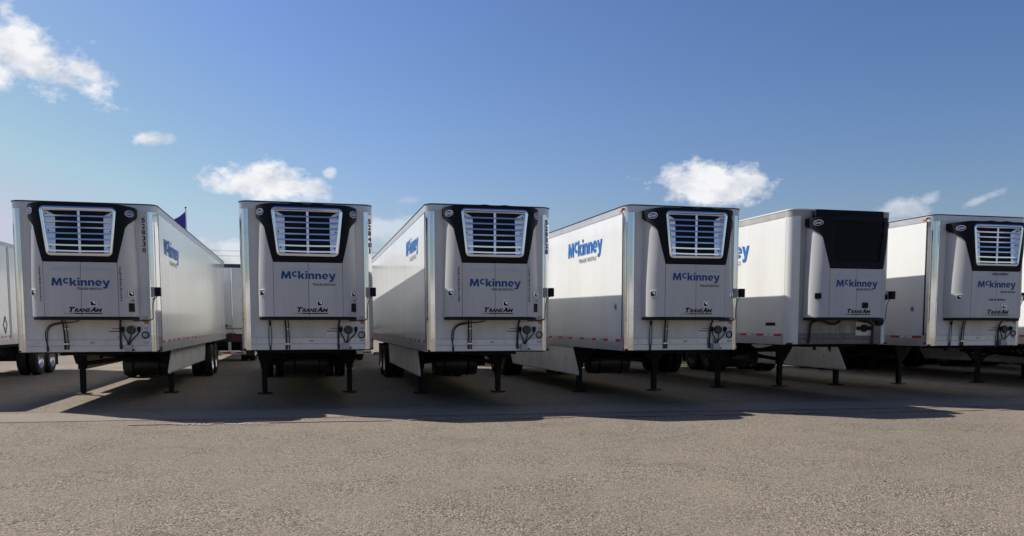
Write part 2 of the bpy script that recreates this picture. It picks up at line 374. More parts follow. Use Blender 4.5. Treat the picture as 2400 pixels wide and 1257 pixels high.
# the smooth concrete strip between the asphalt lane and the parking row (front edge and back edge read off the ground)
def band(name, a, b, w0, w1, z, m, wob=.03, seed=0., gap=None, lead=6):
    """long strip on the ground between two picked points, with slightly wandering edges"""
    a, b = Vector(gpt(*a)), Vector(gpt(*b)); d = (b - a).normalized(); n = Vector((-d.y, d.x, 0)); a = a - d * lead; ln = (b - a).length + 8; N_ = 150; v = []; f = []
    for k in range(N_ + 1):
        p = a + d * (ln * k / N_); c = wob * mnoise.noise(Vector((k * .11, seed, 0))) + wob * .5 * mnoise.noise(Vector((k * .45, seed, 3)))
        e = wob * .3 * mnoise.noise(Vector((k * .9, seed, 7)))
        v += [tuple(p + n * (w0 + c) + Vector((0, 0, z))), tuple(p + n * (w1 + c * (1 if w1 - w0 < .3 else .6) + e) + Vector((0, 0, z)))]
    for k in range(N_):
        if gap and mnoise.noise(Vector((k * .23, seed, 11))) > gap: continue
        f.append((2 * k, 2 * k + 2, 2 * k + 3, 2 * k + 1))
    me = bpy.data.meshes.new(name); me.from_pydata(v, [], f); me.materials.append(m); o = link(name, me); o['kind'] = 'structure'; return o
BA, BB = (20, 991), (2330, 953)
band('concrete_strip', BA, BB, 0, 1.55, .004, CONC, .05, 1.)
JD = mat('joint_dark', (.12, .105, .09), .9)
band('joint_line', BA, BB, -.012, .016, .008, JD, .05, 1., .35)
band('joint_line', BA, BB, 1.55, 1.568, .008, JD, .05, 2., .1)
band('road_marking', (300, 997), (2250, 963), -.07, .06, .012, REDP, .02, 4., .12, 0)
gx, gy, _ = gpt(455, 998); mk = place_text('road_marking', fit(text_geo('FIRE LANE', .01), 0, .62, 0, .16), WHTP, None, (gx - .35, gy, .016), 'G'); mk['kind'] = 'structure'
gx, gy, _ = gpt(522, 997); mk = place_text('road_marking', fit(text_geo('NO PARKING', .01), 0, .74, 0, .16), WHTP, None, (gx, gy, .016), 'G'); mk['kind'] = 'structure'

# loose grit lying on the lane
mb = MB(); rg = random.Random(11)
for i in range(5200):
    y = 6.4 + 8.2 * rg.random() ** .8; x = rg.uniform(-.72, .72) * y * .95
    if mnoise.noise(Vector((x * .6, y * .6, 0))) < rg.uniform(-.5, .3): continue
    r = rg.uniform(.003, .0095); k = len(mb.v); a = rg.uniform(0, 6.3)
    for q in range(4): mb.v.append((x + r * cos(a + q * pi / 2) * rg.uniform(.7, 1.2), y + r * sin(a + q * pi / 2) * rg.uniform(.7, 1.2), r * .3))
    mb.v.append((x + r * rg.uniform(-.3, .3), y, r * rg.uniform(.8, 1.2))); mb.v.append((x, y, -.002))
    for q in range(4): mb.f += [(k + q, k + (q + 1) % 4, k + 4), (k + (q + 1) % 4, k + q, k + 5)]
g = mb.build('gravel', mat('grit_stone', (.36, .33, .29), .9, var=.4, vscale=60), recalc=False); g['kind'] = 'stuff'; g['label'] = 'loose grit scattered over the open asphalt lane'

# ------------------------------------------------------------------ refrigeration unit
PLAN = [(0., -.52), (.60, -.52)] + [(p.x, p.y) for p in bez((.64, -.52, 0), (.76, -.50, 0), (.93, -.34, 0), (.95, -.19, 0), 14)] + [(.95, -.005)]
_cum = [0.]
for (a, b), (c, d) in zip(PLAN, PLAN[1:]): _cum.append(_cum[-1] + sqrt((c - a) ** 2 + (d - b) ** 2))
PEND = _cum[-1]
def PT(p):
    s = 1 if p >= 0 else -1; q = min(abs(p), PEND - 1e-6)
    for i in range(len(_cum) - 1):
        if q <= _cum[i + 1]:
            t = (q - _cum[i]) / (_cum[i + 1] - _cum[i]); a, b = PLAN[i], PLAN[i + 1]
            return s * (a[0] + (b[0] - a[0]) * t), a[1] + (b[1] - a[1]) * t
def PN(p):
    a = PT(p - .012); b = PT(p + .012); d = Vector((b[0] - a[0], b[1] - a[1])); d.normalize(); return (d.y, -d.x) if True else None
PU = sorted((PT(q * PEND / 300)[0], q * PEND / 300) for q in range(301))
def pu(u): return math.copysign(lerp_tab(PU, min(abs(u), .9499)), u)
def hull_panel(mb, zs, pl, pr, n, off=0., thick=.03, zf=None, of=None):
    rows_o, rows_i = [], []
    for z in zs:
        a, b = pl(z), pr(z); ro, ri = [], []
        for j in range(n + 1):
            p = a + (b - a) * j / n; x, y = PT(p); nx, ny = PN(p); o = off + (of(x, z) if of else 0)
            zz = zf(z, x) if zf else z
            ro.append((x + nx * o, y + ny * o, zz)); ri.append((x + nx * (o - thick), y + ny * (o - thick), zz))
        rows_o.append(ro); rows_i.append(ri)
    mb.grid(rows_o)
    mb.grid([rows_o[0], rows_i[0]]); mb.grid([rows_o[-1], rows_i[-1]])
    mb.grid([[r[0] for r in rows_o], [r[0] for r in rows_i]]); mb.grid([[r[-1] for r in rows_o], [r[-1] for r in rows_i]])
OUT = [(2.90, pu(.655)), (3.56, pu(.80)), (3.63, pu(.845)), (3.72, pu(.925)), (3.78, PEND - .12), (3.83, PEND), (4.1, PEND)]
def outer(z): return lerp_tab(OUT, z)
def gl(z): return .575 + (z - 3.01) / (3.93 - 3.01) * .10
def frange(a, b, n): return [a + (b - a) * i / n for i in range(n + 1)]
def ztop(z, x):
    if z < 3.93: return z
    t = min(1, (z - 3.93) / .07)
    return z + t * (.018 * math.exp(-((abs(x) - .2) / .11) ** 2) - .02 * max(0, (abs(x) - .75) / .2))
def plateau(x, z):
    def sm(e): return max(0, min(1, e)) ** 2 * (3 - 2 * max(0, min(1, e)))
    return .022 * sm((.53 - abs(x) + .02 * (2.8 - z)) / .035) * sm((2.775 - .10 * abs(x) ** 3 - z) / .03) * sm((z - 1.80) / .03)
CACHE = {}
def cached(key, fn):
    if key not in CACHE: CACHE[key] = fn()
    return CACHE[key]
def rr_ring(z0, z1, wf, y0, y1, rad, wd):
    """trapezoid ring with rounded corners; wf(z)=half width"""
    def outline(ins):
        pts = []
        zs0, zs1 = z0 + ins, z1 - ins; r = max(rad - ins, .02)
        for (sx, zz, a0) in ((1, zs0, -90), (1, zs1, 0), (-1, zs1, 90), (-1, zs0, 180)):
            cz = zz + (r if zz == zs0 else -r)
            for k in range(7):
                a = radians(a0 + 90 * k / 6); w = wf(cz) - ins
                pts.append((sx * (w - r) + r * cos(a), cz + r * sin(a)))
        return pts
    A = outline(0); Bq = outline(wd * .3); Cq = outline(wd * .7); D = outline(wd)
    rows = [[(x, y0 + .05, z) for x, z in A], [(x, y0 - .006, z) for x, z in A], [(x, y0 - .018, z) for x, z in Bq], [(x, y0 - .018, z) for x, z in Cq], [(x, y0 - .004, z) for x, z in D], [(x, y1, z) for x, z in D]]
    for r in rows: r.append(r[0])
    return rows

def make_unit(root, sp):
    old = sp.get('old'); U = UNITOLD if old else UNIT
    u = bpy.data.objects.new('refrigeration_unit', None); COL.objects.link(u); u.parent = root; u.location = (0, 0, 0); u.empty_display_size = .2
    def add(name, key, fn, loc=(0, 0, 0), bevel=0): return link(name, cached((key, old), fn), u, loc, bevel=bevel)
    def core():
        mb = MB(); pts = [PT(q * PEND / 20) for q in range(-20, 21)]
        mb.prism([(x * .90, y * .70 - .0, 1.84) for x, y in pts], (0, 0, 2.12)); return mb.mesh('unit_core', COIL)
    add('unit_core', 'core', core)
    def surround():
        mb = MB()
        full = lambda a, b, n: frange(a, b, n)
        hull_panel(mb, full(2.90, 3.04, 3), lambda z: -outer(z), outer, 40, .012, zf=ztop)
        hull_panel(mb, [3.905, 3.93, 3.965, 4.0], lambda z: -outer(z), outer, 60, .012, zf=ztop, thick=.05)
        zs = full(3.04, 3.50, 6) + [3.56, 3.60, 3.63, 3.68, 3.72, 3.75, 3.78, 3.80, 3.83, 3.87, 3.905]
        hull_panel(mb, zs, lambda z: -outer(z), lambda z: -pu(gl(z) - .02), 14, .012); hull_panel(mb, zs, lambda z: pu(gl(z) - .02), outer, 14, .012)
        return mb.mesh('grille_surround', BLACKP, True)
    add('grille_surround', 'surround', surround)
    lid = MB().prism([(x * .985, y * .985, 3.955) for x, y in [PT(q * PEND / 20) for q in range(-20, 21)]], (0, 0, .02)).mesh('unit_lid', BLACKP) if 'lid' not in CACHE else CACHE['lid']
    CACHE['lid'] = lid; link('unit_lid', lid, u)
    def cover(s):
        def f():
            mb = MB(); g = .004
            inn = lambda z: (outer(z) if z > 2.885 else pu(.655)) + g
            zs = [1.84, 2.0, 2.2, 2.4, 2.6, 2.8, 2.885, 2.95, 3.1, 3.3, 3.5, 3.56, 3.60, 3.63, 3.68, 3.72, 3.75, 3.775]
            bulge = lambda x, z: -.035 * max(0, (z - 2.5) / 1.3) * max(0, min(1, (abs(x) - .72) / .2))
            if s > 0: hull_panel(mb, zs, lambda z: min(inn(z), PEND - .02), lambda z: PEND, 16, 0, of=bulge)
            else: hull_panel(mb, zs, lambda z: -PEND, lambda z: -min(inn(z), PEND - .02), 16, 0, of=bulge)
            return mb.mesh('side_cover', U, True)
        return f
    add('side_cover', 'covL', cover(-1)); add('side_cover', 'covR', cover(1))
    def door(a, b):
        def f():
            mb = MB(); hull_panel(mb, frange(1.84, 2.885, 34), lambda z: a, lambda z: b, 26, 0, of=plateau); return mb.mesh('door_panel', U, True)
        return f
    add('door_panel', 'doL', door(-.651, -.003)); add('door_panel', 'doR', door(.005, .651))
    add('bottom_tray', 'tray', lambda: MB().prism([(x * .985, y * .97, 1.775) for x, y in [PT(q * PEND / 20) for q in range(-20, 21)]], (0, 0, .052)).mesh('bottom_tray', SEAL))
    if not old:
        def ring(): return MB().grid([list(r) for r in rr_ring(3.005, 3.935, gl, -.535, -.44, .085, .055)]).mesh('grille_frame', CHROME, True)
        add('grille_frame', 'ring', ring)
        for i in range(8):
            z = 3.875 - i * .1105; tilt = (.0085, .0085, .008, .008, .007, .005, 0.0, 0.0)[i]
            def bar(z=z, tilt=tilt):
                w = gl(z) - .045; mb = MB(); rows = []
                prof = [(-.470, -.016), (-.512, -.018), (-.5205, -.015), (-.5205 + tilt * .8, .013), (-.514 + tilt, .0155), (-.498, .017), (-.470, .015)]
                for k in range(13):
                    t = -1 + k / 6.; x = w * t; dz = -.008 * (1 - t * t) * (1 if z < 3.3 else .3)
                    rows.append([(x, y + .012 * t * t, z + q + dz) for y, q in prof])
                mb.grid(rows); return mb.mesh('grille_bar', CHROME, True)
            add('grille_bar', 'bar%d' % i, bar)
        def cb():
            mb = MB()
            mb.box(-.020, .026, -.514, -.48, 3.05, 3.90); return mb.mesh('centre_bar', BRUSH)
        add('centre_bar', 'cbar', cb, bevel=.004)
        for s in (-1, 1):
            def plate(s=s):
                mb = MB(); n = 8; rows = []
                for k in range(n + 1):
                    z = 3.03 + k * .885 / n; a, b = s * .425, s * (gl(z) - .03); yy = -.485 + .065 * k / n; rows.append([(a, yy, z), ((a + b) / 2, yy - .004, z), (b, yy - .010, z)])
                mb.grid(rows); return mb.mesh('side_plate', BRUSH)
            add('side_plate', 'plate%d' % s, plate)
            for z in (3.17, 3.48, 3.80):
                add('bolt', 'bolt', lambda: MB().lathe([(0, 0), (-.008, .013), (0, .015)], 8, 'y').mesh('bolt', INK, True), (s * (gl(z) - .085), -.492 + .065 * (z - 3.03) / .885, z))
            add('corner_guard', 'cg%d' % s, lambda s=s: MB().prism([(s * .47, -.475, 3.895), (s * .63, -.475, 3.895), (s * .63, -.475, 3.925), (s * .44, -.475, 3.925)], (0, .006, 0)).mesh('corner_guard', mat('worn_brass_plate', (.42, .36, .26), .5, metal=.4)))
        def coil():
            mb = MB()
            mb.box(-.6, .6, -.43, -.42, 3.0, 3.94)
            for k in range(30): mb.box(-.42, .42, -.436, -.43, 3.03 + k * .03, 3.034 + k * .03)
            return mb.mesh('condenser_coil', COIL)
        add('condenser_coil', 'coil', coil)
    else:
        def meshp():
            mb = MB(); mb.box(-.62, .62, -.50, -.49, 3.0, 3.94)
            for k in range(31): w = gl(3.03 + k * .03) - .02; mb.box(-w, w, -.508, -.50, 3.025 + k * .03, 3.037 + k * .03)
            for k in range(-13, 14): mb.box(k * .042 - .003, k * .042 + .003, -.512, -.508, 3.02, 3.93)
            return mb.mesh('grille_mesh', BLACKM)
        add('grille_mesh', 'meshp', meshp)
        add('air_deflector', 'defl', lambda: MB().box(-.80, .93, -.16, -.012, 3.99, 4.185).mesh('air_deflector', BLACKP), bevel=.03)
    # latches
    hm = (BLACKP, SEAL, BLACKM) if old else (LATCH, SEAL, LATCH)
    def latch():
        o = []
        me1 = MB().grid([list(r) for r in rr_ring(-.062, .062, lambda z: .068, -.004, .02, .022, .020)]).mesh('latch_bezel', hm[0], True)
        me2 = MB().box(-.05, .05, -.004, .01, -.045, .045).mesh('latch_recess', hm[1])
        me3 = MB().prism([(-.034, -.006, .032), (.034, -.012, .032), (.034, -.012, -.030)], (0, .004, 0)).mesh('latch_paddle', hm[2])
        return me1, me2, me3
    for (x, z, r) in ((-.845, 2.30, -38), (.855, 2.29, 38), (.215, 2.10, 0)):
        p = pu(x); hx, hy = PT(p); nx, ny = PN(p); ex = .012 if abs(x) > .5 else .030
        for me, nm in zip(cached(('latch', old), latch), ('latch_bezel', 'latch_recess', 'latch_paddle')):
            link(nm, me, u, (hx + nx * ex, hy + ny * ex, z), (0, 0, radians(r)))
    if not old and sp.get('display', True):
        p = pu(.86); hx, hy = PT(p); nx, ny = PN(p)
        link('control_display', cached('disp', lambda: MB().box(-.062, .062, -.012, .01, -.085, .085).mesh('control_display', SEAL)), u, (hx + nx * .004, hy + ny * .004, 2.02), (0, 0, radians(38)), bevel=.008)
        g = cached('xg', lambda: join(fit(text_geo('X', .02), .0, .062, -.025, .03), fit(text_geo('PULL', .01), -.115, -.02, -.008, .016)))
        o = place_text('display_marking', g, INK, u, (0, 0, 0)); o.location = (hx + nx * .006, hy + ny * .006, 2.155); o.rotation_euler = (0, 0, radians(38))
    # oval badges on both ears
    for s in (-1, 1):
        p = s * (pu(.865)); hx, hy = PT(p); nx, ny = PN(p); ang = math.atan2(nx, -ny)
        def badge():
            mb = MB(); mb.prism([(.105 * cos(a), 0, .062 * sin(a)) for a in frange(0, 2 * pi, 28)[:-1]], (0, .012, 0)); me = mb.mesh('badge_rim', PALE)
            mb = MB(); mb.prism([(.096 * cos(a), -.003, .053 * sin(a)) for a in frange(0, 2 * pi, 28)[:-1]], (0, .012, 0)); me2 = mb.mesh('badge_face', BLACKP if old else NAVY)
            vs, fs = fit(text_geo('Carrier', .0, .35), -.078, .078, -.024, .03); me3 = bpy.data.meshes.new('badge_text'); me3.from_pydata([(x, -.0045, y) for x, y in vs], [], fs); me3.materials.append(PALE)
            return me, me2, me3
        for me in cached(('badge', old), badge):
            link(me.name.split('.')[0], me, u, (hx + nx * .024, hy + ny * .024, 3.845 if not old else 3.86), (0, 0, ang))
    # lifting eyes on top
    for x in (-.62, .68):
        link('lifting_eye', cached('eye', lambda: MB().tube([(.03 * cos(a), 0, .03 * sin(a)) for a in frange(-.3, pi + .3, 10)], .009, 6).mesh('lifting_eye', DARKST, True)), u, (x, -.12, 4.0))
    # writing
    yb = -.5435
    lz, tz, tx0, tx1 = sp['logo']
    place_text('logo_text', word_logo(1.03), LOGOD, u, (-.51 + sp.get('ldx', 0), yb, lz), 'F')
    place_text('subtitle_text', fit(text_geo('TRAILER RENTALS', .012), tx0, tx1, 0, .046), INK, u, (0, yb, tz), 'F')
    g = [fit(text_geo('T', .06, .3), -.245, -.135, 0, .098), fit(text_geo('RANS', .045, .3), -.15, .135, 0, .076), fit(text_geo('A', .05, .3), .125, .235, 0, .098), fit(text_geo('M', .012, .3), .225, .345, 0, .076)]
    q = [(-.16 + .02, -.034), (.345, -.034), (.345, -.016), (-.15 + .02, -.016)]
    g.append((q, [(0, 1, 2, 3)]))
    for k in range(7):
        x = -.335 + k * .03; w = .006 + k * .002; g.append(([(x, -.036), (x + w, -.036), (x + w + .014, -.014), (x + .014, -.014)], [(0, 1, 2, 3)]))
    place_text('model_text', join(*g), INK, u, (0.02, yb, 1.925), 'F')
    halo = [(-.36, -.042), (.385, -.042), (.385, .102), (-.27, .102)]
    if sp.get('arb'):
        s = sp['arb']
        for x in (-.715, .70):
            gs = []
            for i, ch in enumerate(s): gs.append(glyph(ch, .018, -.058 * i, -.058 * i + .045, .02))
            p = pu(x); hx, hy = PT(p); nx, ny = PN(p)
            o = place_text('serial_text', join(*gs), INK, u, (0, 0, 0)); o.location = (hx + nx * .004, hy + ny * .004, 2.77); o.rotation_euler = (0, 0, math.atan2(nx, -ny))
    if sp.get('arbh'):
        for (x0, z) in ((-.14, 2.80), (-.20, 2.22)):
            place_text('serial_text', fit(text_geo(sp['arbh'], .02), x0, x0 + .45, 0, .05), INK, u, (0, yb, z), 'F')
    if sp.get('scrape'):
        pass
    return u

# ------------------------------------------------------------------ trailer
def box_part(name, a, m, parent, bevel=0): return MB().box(*a).build(name, m, parent, bevel=bevel)
def wheel_mesh():
    ty = MB().lathe([(-.125, .30), (-.135, .40), (-.125, .485), (-.10, .515), (-.05, .522), (-.045, .512), (-.035, .522), (.035, .522), (.045, .512), (.05, .522), (.10, .515), (.125, .485), (.135, .40), (.125, .30)], 36, 'x').mesh('tyre', TYRE, True)
    ri = MB().lathe([(.125, .30), (.118, .292), (.09, .285), (.03, .27), (-.02, .22), (-.02, .12), (.03, .115), (.05, .09), (.055, 0)], 28, 'x').mesh('rim', ALUW, True)
    ri2 = MB().lathe([(-.12, .30), (-.06, .28), (-.05, .1), (-.05, 0)], 20, 'x').mesh('rim', DARKST, True)
    return ty, ri, ri2
def wheel_set(root, W, ys, dull=False):
    ty, ri, ri2 = cached('wheel', wheel_mesh)
    if dull: ri = cached('dullrim', lambda: MB().lathe([(.125, .30), (.118, .292), (.09, .285), (.03, .27), (-.02, .22), (-.02, .12), (.03, .115), (.05, .09), (.055, 0)], 28, 'x').mesh('rim', TANK, True))
    for y in ys:
        box_part('axle', (-W / 2 + .2, W / 2 - .2, y - .065, y + .065, .46, .59), DARKST, root, .02)
        for s in (-1, 1):
            for k, x in enumerate((W / 2 - .145, W / 2 - .50)):
                w = bpy.data.objects.new('wheel', None); COL.objects.link(w); w.parent = root; w.location = (s * x, y, .522); w.rotation_euler = (0, 0, 0 if s > 0 else pi); w.empty_display_size = .2
                link('tyre', ty, w)
                link('rim', ri if k == 0 else ri2, w)
def rivets(parent, pts, r=.006, name='rivets'):
    mb = MB()
    for (x, y, z, ax) in pts:
        i = len(mb.v)
        if ax == 'y': mb.v += [(x - r, y, z - r), (x + r, y, z - r), (x + r, y, z + r), (x - r, y, z + r), (x, y - r * .7, z)]
        else:
            s = 1 if ax == 'x+' else -1
            mb.v += [(x, y - r, z - r), (x, y + r, z - r), (x, y + r, z + r), (x, y - r, z + r), (x + s * r * .7, y, z)]
        mb.f += [(i, i + 1, i + 4), (i + 1, i + 2, i + 4), (i + 2, i + 3, i + 4), (i + 3, i, i + 4)]
    o = mb.build(name, mat('rivet_grey', (.22, .22, .23), .5, metal=.4), parent, recalc=False); o['kind'] = 'stuff'; return o
def side_sheet(name, s, W, L0, L1, z0, z1, amp, pitch, m, parent, seed):
    """thin wall sheet with shallow pressed ribs and a little oil-canning"""
    n = int((L1 - L0) / .0535); nz = 12; rows = []
    for k in range(nz + 1):
        z = z0 + (z1 - z0) * k / nz; row = []; edge = min(k, nz - k); e = min(1, edge / 1.)
        for j in range(n + 1):
            y = L0 + (L1 - L0) * j / n
            wv = amp * (.5 + .5 * cos(2 * pi * y / pitch)) ** 3
            oc = .0016 * mnoise.noise(Vector((y * 1.3, z * .9, seed * 3.1))) + amp * .35 * mnoise.noise(Vector((y * 6, z * .5, seed)))
            row.append((s * (W / 2 - .004 + (wv + oc) * e), y, z))
        rows.append(row)
    rows2 = [[(s * (W / 2 - .05), p[1], p[2]) for p in r] for r in (rows[0], rows[-1])]
    mb = MB(); mb.grid(rows); mb.grid([rows[0], rows2[0]]); mb.grid([rows[-1], rows2[1]])
    me = mb.mesh(name, m, True); return link(name, me, parent)

def undercarriage(root, sp, W, B):
    gd, gs = sp['gd'], sp['gs']; style = sp.get('legs', 'plate')
    for s in (-1, 1):
        x = s * gs
        leg = MB()
        leg.box(x - .085, x + .085, gd - .08, gd + .08, .62, B - .02); lo = leg.build('landing_leg', DARKST, root, bevel=.01)
        MB().box(x - .062, x + .062, gd - .055, gd + .055, .06, .64).build('inner_leg', DARKST, lo, bevel=.008)
        MB().box(x - .17, x + .17, gd - .13, gd + .13, .022, .042).box(x - .045, x + .045, gd - .05, gd + .05, .04, .07).build('foot', DARKST, lo, bevel=.004)
        if style == 'plate':     # wing plate tapering down to the leg
            MB().prism([(x + s * a, gd - .09, b) for a, b in ([(.20, B - .02), (-.34, B - .02), (-.34, .93), (-.09, .74), (.10, .74)] if not sp.get('arch') or s > 0 else [(.22, B - .02), (-.12, B - .02), (-.10, .74), (.12, .74)])], (0, .012, 0)).build('wing_plate', DARKST, lo)
        elif style == 'wide':
            MB().prism([(x + s * a, gd - .09, b) for a, b in ((.42, B - .02), (-.26, B - .02), (-.10, .70), (.10, .70))], (0, .012, 0)).build('wing_plate', DARKST, lo)
        if style == 'brace':
            for k in (-1, 1): MB().tube([(x, gd, .50), (x + k * .62, gd + .02, B - .05)], .032, 4).build('side_brace', DARKST, lo)
            MB().prism([(x - .5, gd - .1, B - .02), (x + .5, gd - .1, B - .02), (x + .3, gd - .1, B - .2), (x - .3, gd - .1, B - .2)], (0, .012, 0)).build('wing_plate', DARKST, lo)
        MB().tube([(x, gd + .05, .74), (x * .12, gd + 1.5, B - .30)], .050, 4).build('diagonal_brace', DARKST, root)
        MB().tube([(x, gd + .05, 1.02), (x * .05, gd + 1.7, B - .30)], .042, 4).build('diagonal_brace', DARKST, root)
    MB().tube([(-gs, gd + .04, .74), (gs, gd + .04, B - .12)], .03, 6).build('cross_brace', DARKST, root)
    MB().tube([(-gs, gd + .07, B - .12), (gs, gd + .07, .74)], .03, 6).build('cross_brace', DARKST, root)
    MB().tube([(-gs, gd, .97), (gs, gd, .97)], .022, 8).build('gear_shaft', DARKST, root)
    box_part('gearbox', (gs + .085, gs + .17, gd - .1, gd + .1, .84, 1.06), DARKST, root, .01)
    # floor beams, coupler plate, slider rails
    mb = MB(); y = .35
    while y < sp['L'] - .3: mb.box(-W / 2 + .03, W / 2 - .03, y, y + .055, B - .035, B - .004); y += .305
    o = mb.build('floor_beams', FLOORM, root, recalc=False); o['kind'] = 'stuff'
    box_part('coupler_plate', (-.62, .62, .25, 1.75, B - .075, B - .036), DARKST, root, .01)
    MB().lathe([(B - .16, 0), (B - .16, .045), (B - .13, .03), (B - .076, .045)], 14, 'z', (0, .95, 0)).build('kingpin', DARKST, root, True)
    for s in (-1, 1): box_part('slider_rail', (s * .52 - .06, s * .52 + .06, sp['L'] - 6.6, sp['L'] - .25, B - .24, B - .096), DARKST, root)
    ys = sp.get('axles', (sp['L'] - 5.1, sp['L'] - 3.85))
    wheel_set(root, W, ys, sp['x'] > 0)
    mb = MB()
    for s in (-1, 1): mb.box(s * .5 - .05, s * .5 + .05, ys[0] - .75, ys[1] + .75, .66, .86)
    for y in (ys[0] - .55, ys[1] + .55, (ys[0] + ys[1]) / 2): mb.box(-.56, .56, y - .05, y + .05, .70, .82)
    for s in (-1, 1):
        for y in ys: mb.lathe([(.60, .0), (.60, .13), (.68, .15), (.78, .13), (.86, .10)], 12, 'z', (s * .5, y + .3, 0))
    mb.build('bogie_frame', DARKST, root)
    for s in (-1, 1): box_part('mud_flap', (s * (W / 2 - .32) - .3, s * (W / 2 - .32) + .3, ys[1] + .72, ys[1] + .735, .28, B - .1), RUB, root)
    if sp.get('tank', 1):
        y = gd + .72; tk = MB().lathe([(-.56, 0), (-.56, .2), (-.54, .27), (-.5, .29), (.5, .29), (.54, .27), (.56, .2), (.56, 0)], 24, 'x', (sp.get('tx', 0), y, B - .45)).build('fuel_tank', TANK, root, True)
        for x in (-.3, .3): MB().lathe([(x - .025, .29), (x - .025, .298), (x + .025, .298), (x + .025, .29)], 24, 'x', (sp.get('tx', 0), y, B - .45)).build('tank_strap', DARKST, tk)
    if sp.get('box', 1): box_part('battery_box', (.25, .95, gd + 1.5, gd + 2.1, B - .55, B - .1), DARKST, root, .02)

def skirt(root, s, x, y0t, y0b, y1, zb, B):
    o = MB().prism([(s * x, y0t, B - .01), (s * x, y1, B - .01), (s * x, y1 + (-.15), zb + .22), (s * x, y1 - .35, zb), (s * x, y0b, zb), (s * x, y0t - .12, B - .14)], (-s * .02, 0, 0)).build('side_skirt', SKIRT, root)
    MB().box(s * x - .012 if s < 0 else s * x - .016, s * x + .016 if s < 0 else s * x + .012, y0b + .05, y1 - .4, zb - .035, zb).build('skirt_edge', ALU, o)
    n = 3
    for i in range(1, n + 1):
        y = y0t + (y1 - y0t) * i / (n + 1); MB().box(*sorted((s * x, s * (x + .003))), y - .008, y + .008, zb + .05, B - .03).build('skirt_seam', GREYS, o)
    for i in range(5):
        y = y0t + .5 + (y1 - y0t - 1) * i / 4; MB().box(*sorted((s * x, s * (x + .004))), y - .025, y + .025, zb + .28, zb + .36).build('skirt_clip', GREYS, o)
    return o

